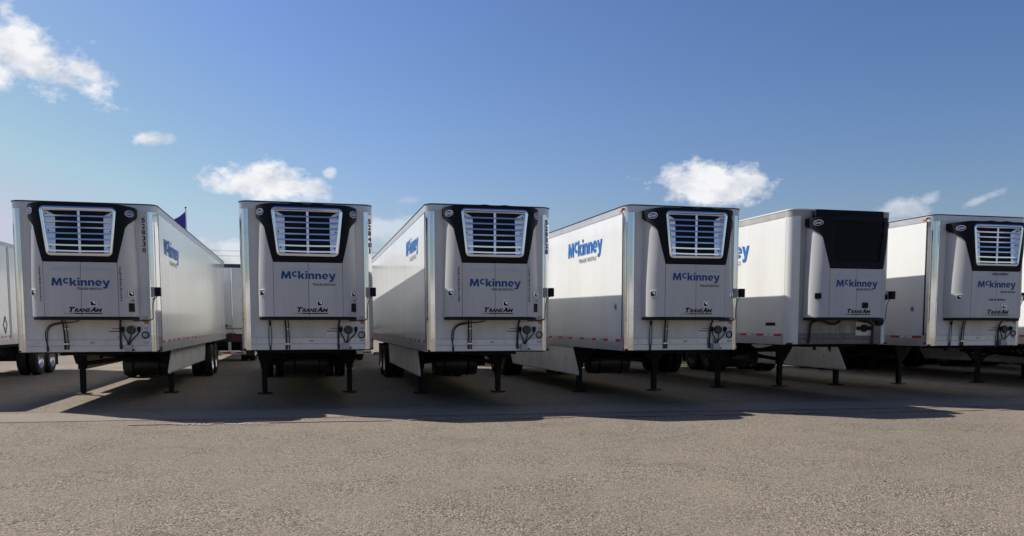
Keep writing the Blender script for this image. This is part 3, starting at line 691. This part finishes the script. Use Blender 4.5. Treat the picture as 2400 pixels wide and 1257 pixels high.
def make_trailer(sp):
    W, T, B, Ln = sp['W'], sp['T'], sp['B'], sp['L']; old = sp.get('old'); r = sp.get('r', .17)
    root = thing('reefer_trailer', sp['label'], 'trailer', (sp['x'], sp['y'], 0), sp['psi'], 'refrigerated trailers parked side by side')
    Wm = WHITEOLD if old else WHITE; Fm = FRONTOLD if old else FRONT; H = W / 2
    zs, zt = B + .235, T - .155
    # walls
    box_part('front_wall', (-H + r + .001, H - r - .001, .001, .06, zs + .001, zt - .001), Fm, root)
    box_part('front_sill', (-H + r + .002, H - r - .002, -.004, .07, B + .12, zs), ALU if not old else GRIME, root, .003)
    box_part('front_sill_lower', (-H + r + .002, H - r - .002, -.010, .07, B, B + .118), ALU if not old else GRIME, root, .004)
    pm = STEEL if not old else WHITEOLD
    for s in (-1, 1):       # rounded corner post with shallow flutes
        rows = []; n = 20
        for k, z in enumerate((B, zt)):
            row = []
            for j in range(n + 1):
                a = pi / 2 * j / n; fl = 0 if old else .004 * (1 if (j // 2) % 2 else 0)
                if j in (0, n): fl = .003
                q = r + fl; row.append((s * (H - r + q * sin(a)), r - q * cos(a), z))
            rows.append(row)
        mb = MB(); mb.grid(rows); mb.build('corner_post', pm, root, smooth=True)
        side_sheet('side_wall', s, W, r + .001, Ln - .06, zs, zt, 0.0065 if sp.get('ribs', 1) else .0012, .16 if sp.get('ribs', 1) else 1.2, Wm, root, sp['x'] + s)
        mb = MB()      # lower side rail of stepped extrusions
        a = sorted((s * (H - .05), s * H)); mb.box(a[0], a[1], r + .002, Ln - .02, B + .12, zs - .001)
        a = sorted((s * (H - .05), s * (H + .006))); mb.box(a[0], a[1], r + .002, Ln - .02, B, B + .118)
        a = sorted((s * (H - .05), s * (H + .009))); mb.box(a[0], a[1], r + .002, Ln - .02, B - .012, B - .001)
        mb.build('lower_rail', ALU, root, bevel=.002)
        # trim strip behind the corner
        a = sorted((s * (H - .01), s * (H + .006))); MB().box(a[0], a[1], r + .002, r + .05, zs, zt).build('corner_trim', SEAL if not old else Wm, root)
        # reflective tape
        rm, wm = cached('tape', lambda: (MB().box(-.002, .002, -.15, .15, -.026, .026).mesh('reflector', REDT), MB().box(-.002, .002, -.09, .09, -.026, .026).mesh('reflector', WHT)))
        y = r + .24; k = 0
        while y < Ln - .5:
            link('reflector', rm, root, (s * (H + .002), y, zs - .038)); 
            if k % 2 == 0 or y < 2: link('reflector', wm, root, (s * (H + .002), y - .245 if y > .5 else y + .245, zs - .038))
            y += .86 if y > 1.5 else .75; k += 1
    mb = MB()      # upper rail wraps round the nose
    pts = [(-H, Ln)] + [(-(H - r) - r * cos(a), r - r * sin(a)) for a in frange(0, pi / 2, 8)] + [(H - r + r * sin(a), r - r * cos(a)) for a in frange(0, pi / 2, 8)] + [(H, Ln)]
    def off(d): return [(x * (1 + d / H), y - d) for x, y in pts[:-1]] + [(pts[-1][0] * (1 + d / H), pts[-1][1])]
    o = off(.004)
    mb.grid([[(x, y, zt) for x, y in o], [(x, y, T - .02) for x, y in o]]); mb.grid([[(x, y, zt) for x, y in o], [(x * .97, y + .03, zt) for x, y in o]])
    mb.build('upper_rail', Fm if old else ALU, root, smooth=True)
    o2 = off(.012)
    mb = MB(); mb.prism([(x, y, T - .022) for x, y in o2], (0, 0, .018)); mb.build('roof_edge', DARKST if not old else Wm, root)
    mb = MB(); mb.prism([(x * .985, y + .02 if y < Ln - .1 else y - .02, T - .004) for x, y in pts], (0, 0, .012)); mb.build('roof', Wm, root)
    box_part('floor', (-H + .02, H - .02, .03, Ln - .03, B - .003, B + .03), FLOORM, root)
    box_part('rear_frame', (-H, H, Ln - .06, Ln, B, T - .025), ALU, root)
    for s in (-1, 1):
        d = box_part('rear_door', (*sorted((s * .01, s * (H - .06))), Ln + .001, Ln + .04, B + .1, T - .12), Wm, root, .005)
        MB().tube([(s * .3, Ln + .06, B + .05), (s * .3, Ln + .06, T - .1)], .016, 6).build('lock_rod', STEEL, d)
    for s in (-1, 1): box_part('bumper_post', (s * .75 - .05, s * .75 + .05, Ln - .08, Ln - .01, .6, B), WHITE, root)
    box_part('rear_bumper', (-1.2, 1.2, Ln - .1, Ln + .0, .5, .62), WHITE, root, .01)
    # rivets
    pv = []
    zz = zs + .03
    while zz < zt - .02:
        for s in (-1, 1): pv.append((s * (H - r - .02), .0, zz, 'y'))
        for s in (-1, 1):
            if not old: pv.append((s * (H - r - .36) if 0 else s * (H - r - .05), .0, zz + .03, 'y'))
        zz += .062
    x = -H + r + .04
    while x < H - r - .03:
        pv.append((x, -.001, zs + .018, 'y')); pv.append((x, -.001, zt + .03, 'y')); x += .065
    rr2 = random.Random(int(sp['x'] * 10))
    for x in (-1.0, -.92, -.32, -.28, .3, .34, .80, .9):
        for z in (B + .20, B + .155): pv.append((x, -.005, z, 'y'))
    x = -H + r + .1
    while x < H - r: pv.append((x, -.011, B + .012, 'y')); x += .27
    for s in (-1, 1):
        y = r + .1
        while y < Ln - .2:
            for z in (B + .03, B + .085, B + .15): pv.append((s * (H + (.006 if z < B + .12 else .0)), y, z, 'x+' if s > 0 else 'x-'))
            y += .19
    rivets(root, pv, .0065)
    # side lettering
    for s, sl in ((-1, sp.get('sideL')), (1, sp.get('sideR'))):
        if not sl: continue
        near, far, zb = sl; w = far - near; g = word_logo(w); sub = None
        xx = s * (H + .0055)
        if s < 0: place_text('side_logo', g, LOGO, root, (xx, far, zb), 'L'); side = 'L'; y00 = far
        else: place_text('side_logo', g, LOGO, root, (xx, near, zb), 'R'); side = 'R'; y00 = near
        for wd, a, b in (('TRAILER', .34, .57), ('RENTALS', .60, .84)): place_text('side_logo_text', fit(text_geo(wd, .0), a * w, b * w, -.175, -.085), INK, root, (xx, y00, zb), side)
    if sp.get('roundmark'):
        y = r + .42; mb = MB().prism([(-H - .006, y + .06 * cos(a), 2.05 + .075 * sin(a)) for a in frange(0, 2 * pi, 18)[:-1]], (-.002, 0, 0)); o = mb.build('round_decal', GREYS, root)
        MB().prism([(-H - .009, y + .035 * cos(a), 2.05 + .04 * sin(a)) for a in frange(0, 2 * pi, 12)[:-1]], (-.001, 0, 0)).build('decal_centre', LOGOD, o)
    if old:
        box_part('plate_decal', (-H - .006, -H - .003, r + .35, r + .75, 1.66, 1.73), INK, root)
    # amber clearance lamps at the roof edge
    if sp.get('lamps'):
        for s in (-1,):
            box_part('clearance_lamp', (*sorted((s * (H + .004), s * (H + .025))), r + .05, r + .17, T - .12, T - .07), AMB, root, .006)
            box_part('lamp_bracket', (*sorted((s * (H + .004), s * (H + .02))), r - .05, r + .05, T - .085, T - .06), DARKST, root)
    # fleet number down the right of the nose
    if sp.get('num'):
        gs = [glyph(ch, .034, -.118 * i, -.118 * i + .098, .03) for i, ch in enumerate(sp['num'])]
        hl = [glyph(ch, .044, -.118 * i - .008, -.118 * i + .106, .075) for i, ch in enumerate(sp['num'])]
        nx = sp['numx']; a = 0; px, py = nx, -.004
        if nx > H - r: a = math.asin(min(.95, (nx - (H - r)) / r)); px, py = H - r + (r + .007) * sin(a), r - (r + .007) * cos(a)
        o = place_text('fleet_number_outline', join(*hl), PALE, root, (0, 0, 0)); o.location = (px, py, 3.72); o.rotation_euler = (0, 0, a)
        o = place_text('fleet_number', join(*gs), INK, root, (0, 0, 0)); o.location = (px + sin(a) * .002, py - cos(a) * .002, 3.72); o.rotation_euler = (0, 0, a)
    # marker box on the right corner, with its back plate and cable
    if sp.get('marker', 1):
        zc = 2.34
        box_part('marker_plate', (H - r + .02, H - .07, -.02, -.012, zc - .10, zc + .10), GREYS, root)
        bx = box_part('marker_box', (H - .065, H + .05, -.12, -.002, zc - .085, zc + .095), BLACKP, root, .015)
        MB().box(H - .05, H + .035, -.127, -.1205, zc - .065, zc + .075).build('marker_lens', BLACKM, bx)
        MB().tube(bez((H - .02, -.04, zc - .08), (H - .12, -.05, zc - .12), (H - .12, -.03, zc - .3), (H - .12, -.03, 1.9), 10) + bez((H - .12, -.03, 1.84), (H - .12, -.03, 1.74), (H - .25, -.04, 1.77), (H - .5, -.05, 1.76), 8), .009, 6).build('marker_cable', RUB, root, True)
    # nose furniture below the unit
    yw = -.03
    if not old:
        if sp.get('arch'):
            for k, dx in enumerate((0, .035)):
                MB().tube(bez((-.13, -.2, 1.765), (-.3, -.14, 1.70), (-.45, -.1, 1.74), (-.56 + dx, -.06, 1.715 - dx * .6), 8)[:-1] + bez((-.56 + dx, -.06, 1.715 - dx * .6), (-.72 + dx, -.05, 1.69), (-.80 + dx, yw, 1.60), (-.785 + dx * .9, yw, 1.42), 8)[:-1] + bez((-.785 + dx * .9, yw, 1.42), (-.775, yw, 1.34), (-.765, yw, 1.3), (-.76 + dx * .2, yw, 1.23), 6), .0105, 6).build('drain_hose', RUB, root, True)
            MB().tube([(-.757, yw, 1.245), (-.757, yw, 1.15)], .02, 8).build('hose_end', RUB, root)
        else:
            for dx in (-.022, .022): MB().tube(bez((-.75, -.1, 1.765), (-.75 + dx, -.04, 1.66), (-.75 + dx * 1.6, yw, 1.55), (-.75 + dx, yw, 1.26), 10), .0085, 6).build('drain_hose', RUB, root, True)
            MB().tube([(-.75, yw, 1.27), (-.75, yw, 1.16)], .019, 8).build('hose_end', RUB, root)
            MB().tube([(-.75, -.05, 1.765), (-.75, -.04, 1.67)], .022, 8).build('hose_end', RUB, root)
        for x, rad in ((-.45, .020), (-.395, .012)):
            MB().tube(bez((x - .01, -.12, 1.765), (x, -.08, 1.7), (x + .01, yw, 1.6), (x + .01, yw, 1.22), 8), rad * .85, 7).build('drain_hose', RUB, root, True)
            MB().tube([(x + .01, yw - .002, 1.28), (x + .01, yw - .002, 1.19)], rad * 1.15, 8).build('hose_end', RUB, root)
            for z in (1.60, 1.30): MB().lathe([(-.012, rad + .012), (-.012, rad), (.012, rad), (.012, rad + .012), (-.012, rad + .012)], 8, 'z', (x + .01, yw, z)).build('hose_clamp', STEEL, root)
        MB().tube(bez((.60, -.12, 1.765), (.58, -.06, 1.7), (.575, yw - .01, 1.6), (.575, yw - .01, 1.26), 8), .020, 8).build('drain_hose', RUB, root, True)
        MB().tube([(.575, yw - .01, 1.29), (.58, yw - .01, 1.19)], .026, 8).build('hose_end', RUB, root)
        box_part('socket_panel', (.60, 1.02, -.012, .002, 1.44, 1.745), FRONT, root, .003)
        sk = MB().lathe([(.0, .088), (-.03, .088), (-.05, .075), (-.05, .05), (-.035, .045), (-.035, 0)], 12, 'y', (.775, -.012, 1.575)).build('electric_socket', GREYS if 0 else TANK, root)
        for x in (.625, .925):
            gh = MB().box(x - .028, x + .028, -.07, -.012, 1.54, 1.64).build('gladhand', DARKST, root, bevel=.008)
            MB().lathe([(-.09, 0), (-.09, .03), (-.07, .036), (-.05, .03)], 10, 'y', (x, 0, 1.60)).build('coupling_face', DARKST, gh)
        for pts in (bez((.625, -.05, 1.54), (.64, -.07, 1.45), (.70, -.06, 1.42), (.715, -.05, 1.27)), bez((.775, -.05, 1.49), (.78, -.09, 1.42), (.735, -.07, 1.38), (.725, -.05, 1.27)), bez((.925, -.05, 1.54), (.92, -.09, 1.46), (.76, -.07, 1.40), (.735, -.05, 1.27))):
            MB().tube(pts, .013, 7).build('air_line', RUB, root, True)
        box_part('junction_box', (.645, .79, -.085, -.011, B + .005, B + .135), GREYS, root, .006)
        MB().tube([(.79, -.05, B + .03), (.83, -.05, B + .035)], .017, 8).build('box_plug', RUB, root)
        pr_ = MB().lathe([(-.002, .075), (-.02, .075), (-.022, .055), (-.008, .052), (-.008, 0)], 22, 'y', (1.04, -.0, 1.475)).build('access_port', SEAL, root, True)
        MB().lathe([(-.006, .052), (-.012, .045), (-.012, 0)], 18, 'y', (1.04, -.0, 1.475)).build('port_cap', GREYS, pr_)
        box_part('orange_sticker', (.975, 1.105, -.0025, .0005, 1.70, 1.79), ORNG, root)
        box_part('grey_sticker', (1.0, 1.10, -.0025, .0005, 1.80, 1.86), GREYS, root)
        box_part('grey_sticker', (.96, 1.09, -.0025, .0005, 1.585, 1.63), GREYS, root)
        sx, sz = (.36, 1.46) if sp.get('arch') else (.35, 1.43)
        st = box_part('warning_sticker', (sx, sx + .20, -.0025, .0005, sz, sz + (.10 if sp.get('arch') else .15)), PALE, root)
        box_part('red_band', (sx, sx + .20, -.004, -.0026, sz + (.075 if sp.get('arch') else .11), sz + (.10 if sp.get('arch') else .135)), REDT, st)
        for k in range(3): box_part('fine_print', (sx + .02, sx + .16 - .02 * k, -.0035, -.0026, sz + .012 + k * .02, sz + .018 + k * .02), GREYS, st)
        box_part('yellow_sticker', (.0, .09, -.0065, -.0045, B + .165, B + .195), YEL, root)
        box_part('data_plate', (1.0, 1.10, -.007, -.0045, B + .16, B + .205), GREYS, root)
        box_part('data_plate', (.42, .56, -.0025, .0005, 1.60, 1.612), INK, root)
    else:
        MB().tube(bez((-.1, -.15, 1.79), (-.2, -.1, 1.62), (-.35, -.08, 1.72), (-.5, -.08, 1.77), 8)[:-1] + bez((-.5, -.08, 1.77), (-.75, -.06, 1.78), (-.80, -.05, 1.74), (-.80, -.05, 1.55), 8)[:-1] + bez((-.80, -.05, 1.55), (-.80, -.05, 1.4), (-.80, -.05, 1.36), (-.83, -.05, B + .02), 6), .028, 8).build('drain_hose', RUB, root, True)
        MB().tube(bez((.40, -.1, 1.78), (.5, -.1, 1.74), (.80, -.08, 1.78), (.80, -.07, 1.62), 10)[:-1] + [(.80, -.06, 1.62), (.80, -.06, B)], .026, 8).build('drain_hose', RUB, root, True)
        box_part('socket_panel', (.40, .80, -.01, .002, 1.44, 1.75), FRONT, root, .003)
        MB().lathe([(0, .085), (-.06, .08), (-.07, .05), (-.07, 0)], 14, 'y', (.60, -.01, 1.60)).build('electric_socket', DARKST, root)
        for x in (.46, .73): MB().box(x - .05, x + .05, -.09, -.01, 1.56, 1.64).build('gladhand', DARKST, root, bevel=.02)
        MB().lathe([(.0, .09), (-.07, .085), (-.08, .05), (-.08, 0)], 16, 'y', (.96, -.05, 1.74)).build('filter_canister', DARKST, root, True)
        for z in (B + .05, B + .17): box_part('sill_rib', (-H + r, H - r, -.018, -.0105, z, z + .012), Fm, root)
    make_unit(root, sp)
    undercarriage(root, sp, W, B)
    for s, k in ((-1, 'skL'), (1, 'skR')):
        if sp.get(k): skirt(root, s, *sp[k], B)
    return root

D = radians(1)
LG1 = (2.43, 2.352, -.075, .375)      # word-mark baseline, subtitle right below it
LG2 = (2.565, 2.44, .075, .51)
base = dict(W=2.58, L=16.15)
specs = [
 dict(base, x=-8.603, y=16.915, psi=14.70 * D, W=2.635, T=4.091, B=1.140, gd=3.71, gs=.987, logo=LG1, arb='ARB18670724X', num='528330', numx=1.07, arch=1, tx=.36, sideR=(.85, 3.15, 3.17), ribs=1,
      skL=(1.16, 5.0, 4.5, 10.0, .60), skR=(1.16, 2.7, 2.1, 10.2, .60), axles=(10.9, 12.15), label='leftmost refrigerated trailer, fleet number 528330, its right side in view'),
 dict(base, x=-4.249, y=17.045, psi=14.85 * D, W=2.571, T=4.103, B=1.181, gd=3.77, gs=1.008, logo=LG2, num='528401', numx=1.235, ribs=1, axles=(10.9, 12.15),
      label='refrigerated trailer 528401 seen head on, second from left'),
 dict(base, x=-.623, y=17.265, psi=13.95 * D, W=2.568, T=4.079, B=1.147, gd=3.62, gs=.964, logo=LG1, arb='ARB186707150', num='528328', numx=1.20, arch=1, sideL=(1.25, 3.55, 3.30), ribs=1,
      skL=(1.18, 2.5, 2.0, 9.7, .56), axles=(10.5, 11.75), label='refrigerated trailer 528328 with word mark on its half sunlit ribbed left side'),
 dict(base, x=3.395, y=17.612, psi=14.50 * D, W=2.575, T=4.106, B=1.159, gd=3.81, gs=1.003, logo=LG2, sideL=(1.42, 3.85, 3.30), ribs=0, lamps=1, roundmark=1, display=False,
      skL=(1.26, 3.6, 3.1, 10.0, .50), axles=(11.1, 12.35), label='refrigerated trailer with orange roof lamp, its whole word mark on the smooth sunlit left side'),
 dict(base, x=7.148, y=18.942, psi=14.80 * D, W=2.564, T=4.200, B=1.251, gd=3.90, gs=.925, logo=(2.50, 2.42, -.03, .40), sideL=(1.78, 4.25, 3.30), ribs=0, old=1, r=.22, legs='wide', axles=(11.1, 12.35),
      label='older dirty refrigerated trailer with plain black grille and black latches'),
 dict(base, x=10.679, y=19.84, psi=14.4 * D, W=2.585, T=4.195, B=1.195, gd=3.88, gs=1.014, logo=(2.52, 2.40, .10, .52), arbh='ARB 20 6895063', tank=0, box=0, ribs=0, lamps=1, roundmark=1, legs='wide', display=False,
      skL=(1.26, 3.6, 3.1, 10.0, .50), axles=(11.1, 12.35), label='refrigerated trailer at right edge with printed ARB 20 number above and below its word mark'),
 dict(base, x=15.13, y=21.0, psi=14.4 * D, T=4.15, B=1.18, gd=3.8, gs=.98, logo=LG2, ribs=0, tank=0, box=0, legs='brace', axles=(11.1, 12.35), label='trailer cut off by right edge, only a sliver of side and a leg showing'),
 dict(base, x=17.5, y=22.7, psi=14.4 * D, T=4.15, B=1.18, gd=3.8, gs=.98, logo=LG2, ribs=0, tank=0, box=0, legs='brace', marker=0, skL=(1.26, 3.3, 2.8, 8.2, .53), axles=(11.1, 12.35),
      label='trailer beyond the right edge, seen only as a long white skirt beneath the others'),
 dict(base, x=21.1, y=23.7, psi=14.4 * D, T=4.1, B=1.18, gd=3.8, gs=.98, logo=LG2, ribs=0, tank=0, box=0, marker=0, axles=(11.1, 12.35), label='guessed trailer past the skirted one, added unseen outside the right edge to shade the ground'),  # guessed, unseen trailer added so the ground under the row falls in shade
 dict(base, x=24.7, y=24.6, psi=14.4 * D, T=4.1, B=1.18, gd=3.8, gs=.98, logo=LG2, ribs=0, tank=0, box=0, marker=0, axles=(11.1, 12.35), label='guessed farthest right trailer, added out of frame to shade the ground'),  # another unseen trailer, added only for the shadow it throws
]
for sp in specs: make_trailer(sp)

# ------------------------------------------------------------------ dry vans
def make_van(name, label, x, y, psi, L, T, B, front=True, text=None, axles=None, group=None):
    """sheet-and-post dry van; local y runs from nose (0) to doors (L)"""
    root = thing(name, label, 'trailer', (x, y, 0), psi, group); W = 2.59; H = W / 2
    box_part('front_wall', (-H, H, 0, .05, B + .12, T - .1), WHITE, root)
    for s in (-1, 1):
        box_part('side_wall', (*sorted((s * (H - .04), s * (H - .012))), .05, L - .08, B + .12, T - .12), WHITE, root)
        box_part('lower_rail', (*sorted((s * (H - .05), s * (H + .004))), .0, L - .06, B - .03, B + .119), ALU, root, .004)
        box_part('upper_rail', (*sorted((s * (H - .05), s * (H + .004))), .0, L - .06, T - .118, T - .012), ALU, root, .004)
        y0 = 1.2
        pm = cached('post', lambda: MB().box(-.006, .006, -.035, .035, 0, 1).mesh('side_post', GREYS))
        while y0 < L - .3:
            for dy in (0, .12):
                o = link('side_post', pm, root, (s * (H - .006), y0 + dy, B + .12)); o.scale = (1, .75 if dy == 0 else .4, T - .12 - B - .12)
            y0 += 1.22
    box_part('roof', (-H, H, 0, L - .05, T - .01, T), WHITE, root)
    box_part('floor', (-H + .02, H - .02, .03, L - .05, B - .029, B + .03), FLOORM, root)
    # rear frame, doors and hardware
    fr = MB(); fr.box(-H, -H + .09, L - .06, L + .02, B - .02, T + .005); fr.box(H - .09, H, L - .06, L + .02, B - .02, T + .005); fr.box(-H + .091, H - .091, L - .06, L + .02, T - .13, T + .005)
    fr.build('rear_frame', TANK, root)
    sill = box_part('rear_sill', (-H, H, L - .06, L + .025, B - .26, B + .02), TANK, root, .01)
    for s in (-1, 1):
        for k in range(2): MB().lathe([(L + .026, .055), (L + .045, .055), (L + .045, 0)], 14, 'y', (s * (.95 - k * .2), 0, B - .13)).build('tail_lamp', REDL, sill)
    for k in range(6): box_part('reflector', (-1.28 + k * .43, -1.28 + k * .43 + .28, L + .036, L + .04, B + .055, B + .10), REDT if k % 2 else WHT, root)
    for s in (-1, 1):
        d = box_part('rear_door', (*sorted((s * .006, s * (H - .1))), L - .02, L + .034, B + .05, T - .14), WHITE, root, .004)
        for x in (.28, .75):
            MB().tube([(s * x, L + .06, B + .03), (s * x, L + .06, T - .15)], .014, 6).build('lock_rod', STEEL, d)
        MB().box(s * .5 - .22, s * .5 + .22, L + .05, L + .075, B + .36, B + .385).build('lock_handle', DARKST, d)
        MB().box(s * .5 - .04, s * .5 + .04, L + .035, L + .07, B + .30, B + .44).build('handle_keeper', DARKST, d)
        for k in range(5): MB().box(*sorted((s * (H - .2), s * (H - .05))), L + .03, L + .05, B + .25 + k * .55, B + .31 + k * .55).build('hinge', DARKST, d)
    for s in (-1, 1): box_part('bumper_post', (s * .62 - .055, s * .62 + .055, L - .08, L - .0, .62, B - .26), WHITE, root)
    bp = box_part('rear_bumper', (-1.22, 1.22, L - .09, L + .01, .50, .62), WHITE, root, .01)
    for k in range(5): box_part('bumper_tape', (-1.15 + k * .5, -1.15 + k * .5 + .28, L + .0105, L + .013, .535, .585), REDT, bp)
    if text:
        place_text('door_text', fit(text_geo(text, .03), 0, 1.18, 0, .115), INK, root, (.03, L + .034, B + .2), 'B')
    wheel_set(root, W, axles)
    mb = MB()
    for s in (-1, 1): mb.box(s * .5 - .05, s * .5 + .05, axles[0] - 1.6, axles[1] + .75, .72, .95)
    for y0 in (axles[0] - 1.2, axles[0] - .6, axles[1] + .5): mb.box(-.56, .56, y0 - .05, y0 + .05, .62, .86)
    for y0 in axles: mb.lathe([(.58, 0), (.58, .13), (.7, .15), (.8, .12)], 12, 'z', (.5, y0 - .4, 0)); mb.lathe([(.58, 0), (.58, .13), (.7, .15), (.8, .12)], 12, 'z', (-.5, y0 - .4, 0))
    mb.build('bogie_frame', DARKST, root)
    mb = MB(); y0 = .35
    while y0 < L - .3: mb.box(-H + .03, H - .03, y0, y0 + .05, B - .11, B - .03); y0 += .305
    mb.build('floor_beams', FLOORM, root, recalc=False)['kind'] = 'stuff'
    for s in (-1, 1): box_part('mud_flap', (s * (H - .32) - .3, s * (H - .32) + .3, axles[1] + .7, axles[1] + .712, .25, B - .1), RUB, root)
    for s in (-1, 1):
        g = min(3.4, L * .35); lo = box_part('landing_leg', (s * .95 - .08, s * .95 + .08, g - .08, g + .08, .05, B - .05), DARKST, root, .01)
        MB().box(s * .95 - .16, s * .95 + .16, g - .13, g + .13, .02, .045).build('foot', DARKST, lo)
    return root
PS = 14.6 * D; axd = Vector((-sin(PS), cos(PS))); rtd = Vector((cos(PS), sin(PS)))
# van on the far left: its right wall plane runs through (-13.3, 19.5)
c0 = Vector((-13.42, 18.31)) - rtd * 1.295
v0 = make_van('dry_van', 'white dry van at far left with diamond decal, its rear dual wheels beneath', c0.x, c0.y, PS, 14.0, 4.1, 1.12, axles=(10.3, 11.65))
mb = MB(); yd, zd = 6.86, 1.67                                   # diamond decal
for k in range(4):
    P = [(0, .25), (.16, 0), (0, -.25), (-.16, 0)]; a, b = P[k], P[(k + 1) % 4]
    mb.tube([(1.288, yd + a[0], zd + a[1]), (1.288, yd + b[0], zd + b[1])], .012, 4)
mb.tube([(1.288, yd - .07, zd + .1), (1.288, yd + .07, zd + .1)], .009, 4); mb.tube([(1.288, yd - .07, zd - .1), (1.288, yd + .07, zd - .1)], .009, 4)
mb.build('diamond_decal', INK, v0)
for k in range(3): box_part('reflector', (1.284, 1.288, 6.5 + k * .32, 6.65 + k * .32, 1.30, 1.35), REDT, v0)
# two vans behind, doors towards us (local y axis turned by 180 degrees)
def rear_van(px, Z, label, text):
    d_ = ray(px, 800); X = d_.x / d_.y * Z; c = Vector((X, Z)) + axd * 16.0
    return make_van('dry_van', label, c.x, c.y, PS + pi, 16.0, 4.03, 1.25, text=text, axles=(8.6, 9.9), group='vans parked behind with their doors facing us')
rear_van(499, 33.2, 'white van behind, its hinged rear door filling the gap between two refrigerated trailers', 'mckinneytrailers.com')
rear_van(799, 33.8, 'white van hidden behind trailer 528401, only its red and white bumper showing', 'mckinneytrailers.com')
where = ('trailer 528328', 'the orange-lamped trailer', 'the black grille trailer', 'the gap right of the black grille trailer', 'the trailer with printed ARB 20 number', 'the cut-off trailer at right',
         'the far right edge', 'the far right, second last', 'the far right, last of the rear row')
for k, wd in enumerate(where):  # further vans added, mostly unseen, so their shadows darken ground between the rows
    c = Vector((-2.1, 35.0)) + rtd * 4.15 * k; px = CX + FPX * c.x / c.y
    rear_van(px, c.y, 'guessed rear row van, added to shade the ground beneath ' + wd, None)

# ------------------------------------------------------------------ flag pole, wires, warehouse added behind the photographer for reflections
fp = thing('flagpole', 'tall thin flagpole rising behind the roof of the leftmost trailer', 'flagpole', (0, 0, 0))
Z = 62.; d_ = ray(435, 489); dx = d_.x / d_.y * Z; ztop_ = EYE + d_.z / d_.y * Z; fp.location = (dx, Z, 0)
MB().tube([(0, 0, 0), (0, 0, ztop_)], [.07, .035], 10).build('pole', ALU, fp, True)
MB().lathe([(-.07, 0), (-.05, .05), (0, .07), (.05, .05), (.07, 0)], 12, 'z', (0, 0, ztop_ + .06)).build('finial', INK, fp, True)
rows = []
for k in range(13):
    t = k / 12; row = []
    for j in range(17):
        s = j / 16; x = -.06 - s * 1.5; y = .18 * sin(s * 7 + t * 2.2) * s + .05; zt_ = ztop_ - .20 - .98 * s ** .85; zb_ = ztop_ - 1.42 - .35 * s
        row.append((x, y, zt_ + (zb_ - zt_) * t))
    rows.append(row)
fl = MB().grid(rows).build('flag', FLAGB, None, True); fl.location = fp.location; tag(fl, 'dark blue flag drooping from the pole behind the leftmost trailer', 'flag')
MB().grid([[(x, y - .012, z) for x, y, z in r[14:]] for r in rows[:3]]).build('red_stripe', FLAGR, fl, True)
MB().grid([[(x, y - .012, z) for x, y, z in r[14:]] for r in rows[2:6]]).build('white_stripe', FLAGW, fl, True)
s_ = fl.modifiers.new('t', 'SOLIDIFY'); s_.thickness = .006
for k, py in enumerate((586, 598)):
    Zw = 90.; zw = 1.7 + (758 - py) / FPX * Zw; pts = [(-60 + i * 12, Zw + i * 1.2, zw + .012 * (i - 5) ** 2) for i in range(11)]
    o = MB().tube(pts, .018, 5).build('power_line', TANK, None); tag(o, ('upper' if k == 0 else 'lower') + ' faint overhead wire crossing the sky between the two leftmost trailers', 'wire')
for x in (-60, 60):
    o = thing('utility_pole', 'utility pole carrying the overhead wires at the ' + ('left' if x < 0 else 'right') + ' end of the span', 'pole', (x, 90 + (0 if x < 0 else 12), 0))
    MB().tube([(0, 0, 0), (0, 0, 10.6)], [.16, .11], 10).build('shaft', mat('weathered_wood', (.16, .12, .09), .9, var=.2), o, True)
    box_part('crossarm', (-.06, .06, -.9, .9, 9.9, 10.03), MATS['weathered_wood'], o)

wh = tag(bpy.data.objects.new('warehouse', None), 'long low white warehouse added across the lot, unseen, to be mirrored in the polished grilles', 'building'); COL.objects.link(wh); wh.location = (0, -95, 0)  # unseen building, added to give the chrome something bright to reflect
box_part('wall', (-110, 110, -30, 0, 0, 8.6), mat('warehouse_wall', (.72, .70, .66), .6, var=.06), wh)
box_part('roof_edge', (-110.2, 110.2, -30.2, .2, 8.6, 9.0), GREYS, wh)
dm = MB().box(-1.8, 1.8, .003, .15, .9, 4.2).mesh('dock_door', mat('door_grey', (.16, .17, .19), .5))
for k in range(-9, 10): link('dock_door', dm, wh, (k * 11.5, 0, 0))
